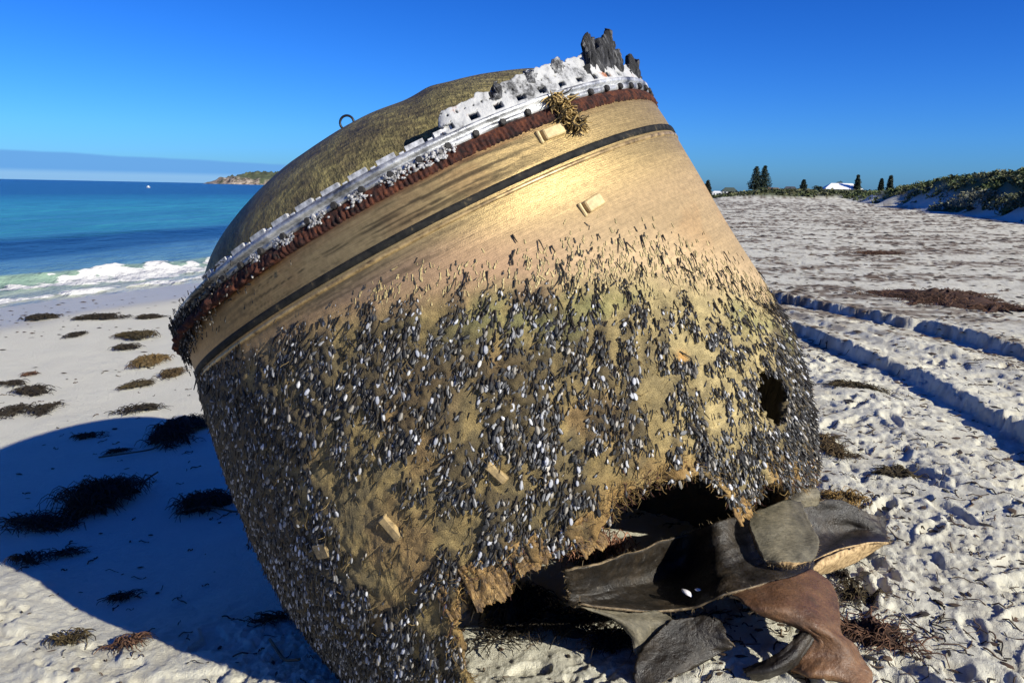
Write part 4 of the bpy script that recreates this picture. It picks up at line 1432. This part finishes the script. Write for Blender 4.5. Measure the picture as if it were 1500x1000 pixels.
sheet("folded_slab", [
    [(1100, 758, .33), (1122, 748, .345), (1148, 739, .35), (1173, 741, .345)],
    [(1099, 776, .31), (1125, 771, .325), (1158, 765, .33), (1184, 768, .325)],
    [(1108, 800, .27), (1132, 798, .28), (1165, 795, .29), (1197, 799, .285)],
    [(1120, 822, .235), (1145, 827, .24), (1166, 827, .245), (1185, 821, .245)]], [m_grn, m_edge], 40, 40, .040, .006, 8, .006, "thick grey green slab with pale cut edge")
sheet("bent_scrap", [
    [(1140, 716, .34), (1168, 706, .39), (1197, 716, .37)],
    [(1148, 732, .33), (1176, 724, .36), (1200, 726, .35)],
    [(1150, 746, .31), (1174, 742, .31), (1197, 738, .31)]], [m_grn, m_edge], 24, 24, .014, .006, 9, .006, "small bent scrap at the top")

for nm_, seed_ in (("main_sheet", 1), ("brown_flap", 2), ("folded_slab", 3), ("right_plate", 4)):
    src_ = bpy.data.objects[nm_]
    co_v = np.array([v_.co for v_ in src_.data.vertices])
    n_f = {"main_sheet": (50, 70), "brown_flap": (80, 44), "folded_slab": (40, 40), "right_plate": (40, 50)}[nm_]
    Gv = co_v.reshape(n_f[0], n_f[1], 3)
    rgf = np.random.default_rng(seed_)
    rim_pts = np.concatenate([Gv[0], Gv[-1], Gv[:, 0], Gv[:, -1]])
    inw_pts = np.concatenate([Gv[2], Gv[-3], Gv[:, 2], Gv[:, -3]])
    st_, di_, le_, co_ = [], [], [], []
    for q_ in rgf.integers(0, len(rim_pts), 240):
        out_ = rim_pts[q_] - inw_pts[q_]
        st_.append(rim_pts[q_] - out_ * .3); di_.append(out_ / (np.linalg.norm(out_) + 1e-6) + rgf.normal(0, .5, 3) + np.array([0, 0, -.3]))
        le_.append(rgf.uniform(.008, .03)); co_.append(np.array([0.30, 0.22, 0.12]) * rgf.uniform(.15, 1.1))
    o = link("frayed_fibre", strand_mesh("frayed_fibre", st_, di_, le_, 0.0011, co_, .7, 3, None, seed_), m_fib, casing)
    o['kind'] = 'stuff'

# ------------------------------------------------------------------ shells on the sheet
m_shell, t, b = material("white_shell", (0.72, 0.70, 0.72), 0.4)
v = noise_tex(t, 90, 3, 0.6)
t.links.new(ramp(t, v, [(0.35, (0.45, 0.42, 0.46)), (0.6, (0.80, 0.79, 0.80))]), b.inputs['Base Color'])
for (px, py, hz, s_, lab) in [(1006, 868, .155, .034, "white shell lying at the middle of dark sheet, largest of the three"), (1022, 863, .165, .016, "tiny white shell just right of the large shell on dark sheet"), (1046, 838, .20, .016, "small white shell on the dark sheet nearest the grey green slab")]:
    V = []
    for i in range(7):
        k_ = i / 6
        for j in range(8):
            a_ = 2 * math.pi * j / 8
            V.append((s_ * math.sin(k_ * math.pi) ** .8 * .55 * math.cos(a_), s_ * (k_ - .5) * 1.6, s_ * .3 * math.sin(k_ * math.pi) * max(-.2, math.sin(a_))))
    o = link("seashell", new_mesh("seashell", V, grid_faces(7, 8, True)), m_shell)
    p = CAM + ray(px, py) * ((hz - 1.6) / ray(px, py)[2])
    o.location = p
    o.rotation_euler = (0.2, 0.3, px)
    tag(o, lab, "shell", "white shells on the torn sheet")

# ------------------------------------------------------------------ seaweed
m_weed, t, b = material("dry_seaweed", rough=0.8, spec=0.3)
t.links.new(attr(t, 'Col').outputs['Color'], b.inputs['Base Color'])


def weed(px, py, wpx, hpx, label, tone=(0.050, 0.034, 0.018), tall=0.25, seed=0, hair=1.0, group=None, heap=1.0):
    """a heap of wrack: a lumpy core with stems and blades straggling out of it"""
    rg_ = np.random.default_rng(seed + 1000)
    c_ = spot(px, py)
    dist = np.linalg.norm(c_ - CAM)
    lx = wpx / FPX * dist * 0.5
    down = max(0.12, (1.6 - c_[2]) / dist)
    ly = min(hpx / FPX * dist * 0.5 / down, lx * 2.0)
    hz = tall * min(lx, ly)
    B = Bag()
    tone = np.array(tone)
    nr, na2 = 16, 44
    Vc = []
    cc = []
    for i in range(nr):
        q = i / (nr - 1)
        for j in range(na2):
            a_ = 2 * math.pi * j / na2
            edge_ = 0.66 + 1.05 * (float(fbm(math.cos(a_) * 2.8 + seed, math.sin(a_) * 2.8, 4, 800 + seed, .7)) - .5) * 2
            xx, yy = lx * q * edge_ * math.cos(a_), ly * q * edge_ * math.sin(a_)
            Vc.append((xx, yy)); cc.append(q)
    Vc = np.array(Vc); cc = np.array(cc)
    lump_ = fbm(Vc[:, 0] * 26, Vc[:, 1] * 26, 3, 810 + seed, .6)
    zc = ground_v(c_[0] + Vc[:, 0], c_[1] + Vc[:, 1]) - c_[2] + heap * hz * (1 - cc ** 1.6) * (0.35 + 1.3 * lump_) + 0.012 * heap * (1 - cc) - 0.012 * smooth(cc, .8, 1)
    col = tone * (0.35 + 1.3 * fbm(Vc[:, 0] * 50, Vc[:, 1] * 50, 2, 820 + seed))[:, None]
    gf = grid_faces(nr, na2, True)
    nl_ = int(rg_.integers(3, 7))
    lobes = [(rg_.uniform(-.75, .75), rg_.uniform(-.55, .55), rg_.uniform(.28, .52)) for _l in range(nl_)] + [(0, 0, .4)]
    fld = np.full(len(Vc), 9.0)
    for (la_, lb_, lr_) in lobes:
        fld = np.minimum(fld, np.hypot(Vc[:, 0] / lx - la_, Vc[:, 1] / ly - lb_) / lr_)
    q_ = (fbm(Vc[:, 0] * 9 + seed, Vc[:, 1] * 12, 4, 830 + seed, .7) - 0.34 * smooth(fld, .75, 1.35))[gf].mean(1)
    if tall <= .2:          # a thin scatter: the core breaks up into patches
        gf = gf[q_ > 0.36]
    else:
        gf = gf[q_ > 0.28 + 0.26 * cc[gf].mean(1) ** 1.5]
    B.add(np.column_stack([Vc, zc]), gf.tolist(), col)
    ns = int(min(420, 70 + 3600 * lx * ly) * hair)
    for i in range(ns):
        la_, lb_, lr_ = lobes[int(rg_.integers(0, len(lobes)))]
        q = rg_.uniform(0.0, 1.0) ** .6; a_ = rg_.uniform(0, 2 * math.pi)
        xx, yy = lx * (la_ + lr_ * q * math.cos(a_)) * .9, ly * (lb_ + lr_ * q * math.sin(a_)) * .9
        q = min(1.0, math.hypot(xx / lx, yy / ly))
        ln = rg_.uniform(.04, .16) * (0.5 + min(1.2, lx * 2))
        dirn = rg_.uniform(0, 2 * math.pi) if rg_.random() < .5 else rg_.normal(0.2, .35) + math.pi * (rg_.random() < .5)
        pts = []
        hgt_ = (1 - q) * hz + rg_.uniform(0, .4) * hz + .008
        for k_ in range(5):
            xx += ln / 5 * math.cos(dirn); yy += ln / 5 * math.sin(dirn); dirn += rg_.normal(0, .5)
            pts.append((xx, yy, ground(c_[0] + xx, c_[1] + yy) - c_[2] + hgt_ * math.sin(math.pi * (k_ + .6) / 5) + .003))
        V, F = tube(pts, rg_.uniform(.0010, .0032) * np.linspace(1, .5, 5) * (1 + dist * .08), 3, False)
        B.add(V, F, tone * rg_.uniform(.3, 2.4) * np.array([1.1, 1, .85]))
    o = link("seaweed_clump", B.mesh("seaweed_clump"), m_weed)
    o.location = c_
    tag(o, label, "seaweed", group or "seaweed washed up on the sand")
    return o


OL = (0.034, 0.027, 0.013); BR = (0.050, 0.036, 0.017); DK = (0.017, 0.014, 0.010); RD = (0.058, 0.032, 0.021)
LIST = [
    (218, 532, 58, 24, "tan topped seaweed heap on sunny sand left of tank's low edge", (0.085, 0.060, 0.026), .5, 1),
    (200, 566, 42, 16, "dark seaweed clump trailing below the tan topped heap on left beach", OL, .4, 1),
    (250, 550, 40, 24, "seaweed clump touching the tank's left edge in sunlight", BR, .5, 1),
    (203, 496, 78, 13, "long flat seaweed streak on sand between heap and waterline", OL, .3, 1),
    (183, 511, 42, 10, "short dark seaweed strip just below the long flat streak", DK, .3, 1),
    (113, 492, 26, 12, "small round dark seaweed tuft alone on smooth left sand", DK, .4, 1),
    (150, 467, 74, 8, "narrow seaweed streak at the edge of the wet sand", DK, .3, 1),
    (218, 466, 40, 6, "thin seaweed strip on wet sand nearest the tank", DK, .3, 1),
    (60, 468, 44, 9, "seaweed tangle on the wet sand near the left frame edge", DK, .4, 1),
    (48, 575, 54, 15, "low curved seaweed heap on left sand above the shadow edge", DK, .4, 1),
    (58, 601, 36, 20, "bushy seaweed tuft just above the shadow edge with trailing stem", DK, .5, 1),
    (17, 604, 36, 18, "bushy seaweed tuft above the shadow edge at the left frame border", DK, .5, 1),
    (22, 563, 42, 7, "thin seaweed strip at left frame border on sunny sand", DK, .3, 1),
    (45, 549, 14, 7, "tiny reddish seaweed scrap on sunny left sand", RD, .5, 1),
    (262, 636, 84, 66, "large black seaweed mound in the tank's shadow beside its wall", DK, .55, 1.3),
    (205, 602, 62, 12, "dark seaweed streak along the upper edge of the tank's shadow", DK, .4, 1),
    (150, 738, 150, 52, "biggest black seaweed heap in the middle of the tank's shadow", DK, .5, 1.6),
    (50, 772, 120, 26, "long tail of black seaweed running from biggest heap to left frame edge", DK, .4, 1.2),
    (298, 741, 110, 32, "black seaweed mound against the tank wall right of the biggest heap", DK, .5, 1.4),
    (128, 641, 30, 9, "small seaweed scrap alone in the shadow's upper half", DK, .4, 1),
    (172, 662, 18, 6, "tiny seaweed scrap in shadow below the small lone one", DK, .4, 1),
    (405, 914, 74, 17, "slender dark seaweed strip beside the tank's buried bottom in shadow", DK, .4, 1),
    (182, 877, 30, 12, "dark round seaweed scrap in the lower shadow near the lit sand", DK, .4, 1),
    (90, 814, 42, 12, "seaweed scrap in shadow below the long black tail", DK, .4, .8),
    (36, 826, 50, 18, "seaweed patch at left where shadow meets lit sand", DK, .4, .8),
    (104, 954, 36, 20, "grey brown seaweed tangle on lit churned sand at lower left", OL, .4, 1.5),
    (192, 966, 44, 16, "reddish dark seaweed tangle on lit sand at the bottom edge", RD, .4, 1.3),
    (1385, 440, 200, 22, "wide flat brown seaweed patch beyond the far wheel rut", RD, .12, 1.2),
    (1460, 452, 90, 14, "brown seaweed patch at right frame edge beyond the far wheel rut", RD, .12, 1),
    (1290, 372, 90, 7, "faint brown seaweed streak mid beach on the right", RD, .1, 1),
    (1250, 567, 74, 11, "thin greenish seaweed strip on sand near side of the near wheel rut", OL, .15, 1),
    (1208, 655, 64, 90, "mixed brown seaweed fringe on sand against tank's right side", BR, .2, 1.6),
    (1306, 692, 56, 16, "flat brown seaweed patch on sand right of the seaweed fringe", OL, .15, 1.3),
    (1240, 738, 70, 34, "golden brown seaweed tuft behind the torn plate", (0.14, 0.095, 0.035), .3, 1.4),
    (1274, 925, 104, 64, "dark red brown seaweed mat right of the brown flap", RD, .2, 1.8),
    (1252, 868, 46, 22, "small seaweed tuft on sand between the curled lip and red brown mat", OL, .25, 1.4),
    (1238, 845, 24, 12, "tiny dark seaweed tuft just under the curled tan lip", DK, .3, 1.3),
    (800, 905, 200, 46, "black seaweed heap in shade under the tank's torn rim", DK, .35, 1.6),
    (745, 885, 130, 50, "black tangled weed in the dark hollow below tank rim", DK, .6, 1.8),
    (880, 928, 72, 34, "drooping black seaweed under the grey green flap", DK, .4, 1.5),
    (868, 812, 96, 36, "reddish seaweed packed between tank rim and dark sheet", (0.13, 0.07, 0.05), .9, 1.6),
]
for i, (px, py, w_, h_, lab, tone, tall, hair) in enumerate(LIST):
    if i < 13:
        tall = max(tall * .55, .21)
    elif i < 24:
        tall = max(tall * .62, .21)
    weed(px, py, w_, h_, lab, tone, tall, i * 7, hair)

# loose litter of weed scraps over the beach, too many to count
B = Bag()
rg_ = np.random.default_rng(77)
cnt = 0
for k_ in range(90000):
    if cnt >= 9500:
        break
    rr_ = math.exp(rg_.uniform(math.log(1.6), math.log(150))); aa_ = rg_.uniform(-.80, .80)
    px_, py_ = rr_ * math.sin(aa_), rr_ * math.cos(aa_)
    s_dn = ((px_ - 12.5) - .37 * py_) / 1.066
    if px_ < float(shore_x(py_)) + .8 or s_dn > 0 or py_ > 262:
        continue
    rightside = px_ > 0.6 + .02 * py_
    n_ = float(fbm(px_ * .55 + 30, py_ * .9, 5, 130, .62))
    if rightside:
        pr = 0.30 + 1.0 * float(smooth(n_, .44, .62)) * (0.35 + .65 * float(smooth(rr_, 4, 12)))
    else:
        pr = 0.07 if px_ > -6 else 0.25
    if rg_.random() > pr:
        continue
    cnt += 1
    ln = rg_.uniform(.004, .016) * (1 + rr_ * .36) * (1 if rightside else .7); wd_ = ln * rg_.uniform(.25, .75)
    a_ = rg_.uniform(0, 6.28) if rr_ < 8 else rg_.normal(0, .6)
    gz = ground(px_, py_)
    tone = np.array([(0.075, 0.046, 0.030), (0.035, 0.028, 0.020), (0.10, 0.068, 0.042)][rg_.integers(0, 3)]) * rg_.uniform(.5, 1.3)
    if rr_ < 9 and rg_.random() < .62:
        pts_ = []
        ux_, uy_ = px_, py_
        hl_ = rg_.uniform(.03, .15) * (1 if rightside else .6)
        for q_ in range(6):
            pts_.append((ux_, uy_, ground(ux_, uy_) + .004 + .006 * math.sin(q_ * 1.3)))
            a_ += rg_.normal(0, .5)
            ux_ += hl_ / 5 * math.cos(a_); uy_ += hl_ / 5 * math.sin(a_)
        V, F = tube(pts_, rg_.uniform(.0012, .0030) * (1 + .1 * rr_), 3, False)
        B.add(V, F, tone)
        continue
    V = []
    ca, sa = math.cos(a_), math.sin(a_)
    for (u_, v_, w_) in ((-1, 0, -.02), (-.3, -.8, 0), (.4, -.9, -.02), (1, 0, 0), (.5, .9, -.02), (-.4, .7, 0), (0, 0, .28)):
        lx_, ly_ = u_ * ln * rg_.uniform(.6, 1.1), v_ * wd_ * rg_.uniform(.5, 1.2)
        V.append((px_ + lx_ * ca - ly_ * sa, py_ + lx_ * sa + ly_ * ca, gz + .004 + w_ * min(wd_, .12) * 1.1))
    B.add(V, [(0, 1, 6), (1, 2, 6), (2, 3, 6), (3, 4, 6), (4, 5, 6), (5, 0, 6)], tone)
lit = link("seaweed_litter", B.mesh("seaweed_litter"), m_weed)
tag(lit, "scattered brown scraps of dry seaweed over the beach", "seaweed litter", None, 'stuff')

# stems lying loose
m_stem, t, b = material("dry_stem", (0.075, 0.055, 0.03), 0.8)
STEMS = [([(145, 673), (185, 671), (222, 661), (240, 656)], "long thin dry stem in the tank's shadow, uppermost of the stems"),
         ([(165, 748), (178, 728), (205, 712), (232, 700)], "bent dry stem standing over the biggest black seaweed heap"),
         ([(258, 756), (300, 750), (340, 752), (358, 757)], "pale curved stem along the mound by the tank wall"),
         ([(396, 957), (404, 972), (418, 988), (440, 998)], "thin twig at the shadow's lower corner by the tank bottom")]
for pl, lab in STEMS:
    pts = [spot(*p) + np.array([0, 0, .02 + .02 * (i % 2)]) for i, p in enumerate(pl)]
    c0 = pts[0].copy()
    V, F = tube(cr_resample(np.array(pts) - c0, 14), 0.006, 5)
    o = link("dry_stem", new_mesh("dry_stem", V, F), m_stem)
    o.location = c0
    tag(o, lab, "stem", "loose dry stems")

# ------------------------------------------------------------------ dune scrub
m_leaf, t, b = material("scrub_leaf", rough=0.65, spec=0.25)
t.links.new(attr(t, 'Col').outputs['Color'], b.inputs['Base Color'])


def leaf_cloud(rg_, c_, rx, rz, n, leaf, tone, shape='ball'):
    V = np.zeros((n, 3, 3))
    u_ = rg_.normal(size=(n, 3)); u_ /= np.linalg.norm(u_, axis=1, keepdims=True)
    q = rg_.uniform(.35, 1.0, n) ** .5
    P_ = u_ * q[:, None] * np.array([rx, rx, rz])
    P_[:, 2] = np.abs(P_[:, 2])
    if shape == 'cone':
        k_ = rg_.uniform(0, 1, n)
        rr_ = rx * (1 - k_) ** .8 * rg_.uniform(.2, 1, n)
        a_ = rg_.uniform(0, 2 * math.pi, n)
        P_ = np.stack([rr_ * np.cos(a_), rr_ * np.sin(a_), k_ * rz], -1)
    for k_ in range(3):
        V[:, k_] = P_ + rg_.normal(size=(n, 3)) * leaf * np.array([1, 1, .8])
    return (V + c_).reshape(-1, 3), np.repeat(tone * rg_.uniform(.45, 1.6, n)[:, None], 3, 0)


rg_ = np.random.default_rng(99)
VV, CC = [], []
cnt = 0
while cnt < 4600:
    yy = math.exp(rg_.uniform(math.log(20), math.log(320)))
    s_dn = rg_.uniform(0.5, 30) if yy < 150 else rg_.uniform(0.5, 60)
    xx = 12.5 + .37 * yy + s_dn * 1.066
    sc_ = float(smooth(s_dn + 6 * (float(fbm(xx * .16, yy * .16, 3, 150)) - .5), 0.6, 3.6))
    if rg_.random() > sc_:
        continue
    cnt += 1
    r_ = rg_.uniform(.25, .6) * (1 + yy * .004)
    tone = np.array([(0.070, 0.092, 0.030), (0.095, 0.115, 0.040), (0.055, 0.076, 0.026), (0.105, 0.108, 0.050)][rg_.integers(0, 4)])
    n = 64 if yy < 80 else 26
    v_, c_ = leaf_cloud(rg_, np.array([xx, yy, float(base_z(xx, yy)) - .1]), r_, r_ * rg_.uniform(.6, 1.0), n, .065 + .0011 * yy, tone)
    VV.append(v_); CC.append(c_)
for k_ in range(900):                                  # low scrub along the far end of the beach
    xx = rg_.uniform(66, 220); yy = rg_.uniform(272, 330)
    tone = np.array([(0.058, 0.072, 0.028), (0.095, 0.095, 0.042), (0.05, 0.06, 0.026)][rg_.integers(0, 3)])
    v_, c_ = leaf_cloud(rg_, np.array([xx, yy, float(base_z(xx, yy)) - .2]), rg_.uniform(1, 3), rg_.uniform(.5, 1.5), 20, .5, tone)
    VV.append(v_); CC.append(c_)
V = np.concatenate(VV)
me = new_mesh("dune_scrub", V, np.arange(len(V)).reshape(-1, 3), False)
set_col(me, 'Col', np.concatenate(CC))
o = link("dune_scrub", me, m_leaf)
tag(o, "dense low green scrub covering the dune at right", "dune scrub", None, 'stuff')
for (px, py, dist, r_, hz, tone, lab) in [(1442, 262, 66, 2.5, 1.15, (0.17, 0.17, 0.11), "pale grey green bush on the dune crest, larger of the crest bushes"), (1492, 258, 56, 1.8, 1.0, (0.09, 0.10, 0.05), "green bush on the dune crest at the right frame edge"), (1396, 262, 78, 2.0, .9, (0.13, 0.14, 0.08), "smaller pale bush on the dune crest left of the larger one")]:
    d_ = ray(px, py); p = CAM + d_ * (dist / d_[1])
    p[2] = float(base_z(p[0], p[1])) - .1
    v_, c_ = leaf_cloud(rg_, np.zeros(3), r_, hz * 1.3, 900, .11, np.array(tone))
    me = new_mesh("dune_bush", v_, np.arange(len(v_)).reshape(-1, 3), False)
    set_col(me, 'Col', c_)
    o = link("dune_bush", me, m_leaf); o.location = p
    tag(o, lab, "bush", "bushes on the dune crest")

# ------------------------------------------------------------------ town at the end of the beach
m_bark, t, b = material("tree_bark", (0.09, 0.07, 0.05), 0.9)


def pine(px, top_py, base_py, dist, wpx, label, double=False, tone=(0.030, 0.042, 0.026), loose=False):
    d_ = ray(px, base_py); p = CAM + d_ * (dist / d_[1])
    gz = min(p[2], float(base_z(p[0], p[1])))
    dt = ray(px, top_py); ztop = (CAM + dt * (dist / dt[1]))[2]
    H = ztop - gz
    wr = wpx / FPX * dist * .5
    root = empty("pine_tree" if not loose else "coastal_tree", (p[0], p[1], gz))
    tag(root, label, "tree", "trees among the houses")
    rg2 = np.random.default_rng(int(px))
    stems = [(-wr * .38, 0, .96), (wr * .38, .6, 1.0)] if double else [(0, 0, 1.0)]
    for sx_, sy_, hf in stems:
        V, F = tube([(sx_, sy_, 0), (sx_ * 1.02, sy_, H * hf * .5), (sx_, sy_, H * hf)], [H * .022, H * .015, .03], 6)
        link("trunk", new_mesh("trunk", V, F), m_bark, root)
        VV, CC = [], []
        if loose:
            for q in range(14):
                c_ = np.array([sx_ + rg2.normal(0, wr * .45), sy_ + rg2.normal(0, wr * .4), H * rg2.uniform(.35, .85)])
                v_, cc = leaf_cloud(rg2, c_, wr * .5, H * .16, 60, wr * .10, np.array(tone)); VV.append(v_); CC.append(cc)
        else:
            tiers = int(9 + H * .6)
            for k_ in range(tiers):
                q = k_ / (tiers - 1)
                rad_ = wr * (.72 if double else 1.0) * (1 - q) ** .75 + wr * .06
                zz_ = H * hf * (.14 + .84 * q)
                nb2 = max(5, int(11 * (1 - q * .5)))
                for a_ in np.arange(nb2) * 2 * math.pi / nb2 + rg2.uniform(0, 6):
                    ln = rad_ * rg2.uniform(.6, 1.12)
                    for s_ in np.linspace(.25, 1, 6):
                        c_ = np.array([sx_ + ln * s_ * math.cos(a_), sy_ + ln * s_ * math.sin(a_), zz_ + .10 * ln * s_])
                        v_, cc = leaf_cloud(rg2, c_, .34, .20, 8, .24, np.array(tone)); VV.append(v_); CC.append(cc)
        V = np.concatenate(VV)
        me = new_mesh("crown", V, np.arange(len(V)).reshape(-1, 3), False); set_col(me, 'Col', np.concatenate(CC))
        link("crown", me, m_leaf, root)
    return root


pine(1112, 243, 283, 370, 32, "tall twin topped pine tree, biggest tree above the far houses", True)
pine(1036, 265, 283, 350, 13, "dark narrow tree just right of tank's edge on the skyline", tone=(0.028, 0.034, 0.022))
pine(1176, 264, 283, 360, 12, "thin palm like tree between the dark roof and the white roof", loose=False)
pine(1255, 257, 280, 340, 11, "small pointed pine at the right end of the white roof")
pine(1290, 263, 279, 300, 8, "smaller of the two little pines above the dune crest")
pine(1303, 258, 279, 300, 9, "taller of the two little pines above the dune crest")
pine(1230, 265, 277, 380, 10, "round dark tree crown showing above the white roof", loose=True)
pine(1198, 272, 283, 340, 13, "round green tree left of the white roofed house", loose=True, tone=(0.035, 0.05, 0.022))

m_glass, t, b = material("dark_window", (0.03, 0.04, 0.05), 0.15)


def house(px, dist, base_py, wpx, wall_px, roof_px, wallc, roofc, label, hip=.45):
    d_ = ray(px, base_py); p = CAM + d_ * (dist / d_[1])
    W_ = wpx / FPX * dist; hw = wall_px / FPX * dist; hr = roof_px / FPX * dist
    z0 = float(base_z(p[0], p[1])) - 0.3
    hw = max(hw + (p[2] - z0), 1.0)
    root = empty("house", (p[0], p[1], z0))
    root.rotation_euler = (0, 0, -.15)
    tag(root, label, "house", "houses at the end of the beach")
    m1, t_, b_ = material("house_wall", wallc, .8)
    m2, t_, b_ = material("house_roof", roofc, .5)
    dp = W_ * .6
    V, F = box(0, 0, hw / 2, W_ * .9, dp * .9, hw)
    link("wall", new_mesh("wall", V, F, False), m1, root)
    x0, y0, xr = W_ / 2, dp / 2, W_ / 2 * (1 - hip)
    V = [(-x0, -y0, hw), (x0, -y0, hw), (x0, y0, hw), (-x0, y0, hw), (-xr, 0, hw + hr), (xr, 0, hw + hr),
         (-x0, -y0, hw - .2), (x0, -y0, hw - .2), (x0, y0, hw - .2), (-x0, y0, hw - .2)]
    F = [(0, 1, 5, 4), (1, 2, 5), (2, 3, 4, 5), (3, 0, 4), (0, 6, 7, 1), (1, 7, 8, 2), (2, 8, 9, 3), (3, 9, 6, 0), (6, 9, 8, 7)]
    link("roof", new_mesh("roof", V, F, False), m2, root)
    for k_ in (-.28, 0.05, .3):
        V, F = box(k_ * W_, -dp * .45 - .03, hw * .55, W_ * .12, .08, hw * .38)
        link("window", new_mesh("window", V, F, False), m_glass, root)


house(1232, 345, 280, 52, 3, 8, (0.35, 0.32, 0.28), (0.80, 0.80, 0.79), "low house with a broad white hipped roof")
house(1157, 350, 283, 22, 3, 6, (0.22, 0.20, 0.18), (0.055, 0.055, 0.058), "house with a dark grey roof left of thin palm like tree")
house(1132, 345, 284, 24, 3, 4, (0.40, 0.30, 0.24), (0.14, 0.085, 0.065), "house with a brownish roof at the foot of the twin topped pine")
house(1068, 350, 284, 22, 4, 5, (0.62, 0.60, 0.56), (0.06, 0.075, 0.055), "pale walled house with dark green roof left of twin topped pine")
house(1050, 345, 284, 14, 2, 2, (0.75, 0.74, 0.70), (0.70, 0.69, 0.66), "small white shed beside the pale walled house")
house(1186, 352, 283, 16, 2, 3, (0.50, 0.46, 0.40), (0.10, 0.095, 0.09), "small grey roofed house right of thin palm like tree")

# ------------------------------------------------------------------ boat out on the bay
d_ = ray(217, 275); p = CAM + d_ * ((SEA - 1.6) / d_[2])
m_boat, t, b = material("white_boat_paint", (0.8, 0.8, 0.78), .4)
boat = empty("motor_boat", (p[0], p[1], SEA))
boat.scale = (.55, .55, .55)
tag(boat, "tiny white motor boat far out on the bay", "boat")
V = [(-1.2, 0, .9), (0, -.55, .55), (1.3, -.5, .5), (1.3, .5, .5), (0, .55, .55), (-.9, 0, -.1), (0, -.3, -.15), (1.2, -.3, -.1), (1.2, .3, -.1), (0, .3, -.15)]
F = [(0, 1, 6, 5), (1, 2, 7, 6), (2, 3, 8, 7), (3, 4, 9, 8), (4, 0, 5, 9), (0, 4, 3, 2, 1), (5, 6, 7, 8, 9)]
link("hull", new_mesh("hull", V, F, False), m_boat, boat)
V, F = box(.2, 0, .95, .8, .7, .8)
link("cabin", new_mesh("cabin", V, F, False), m_boat, boat)
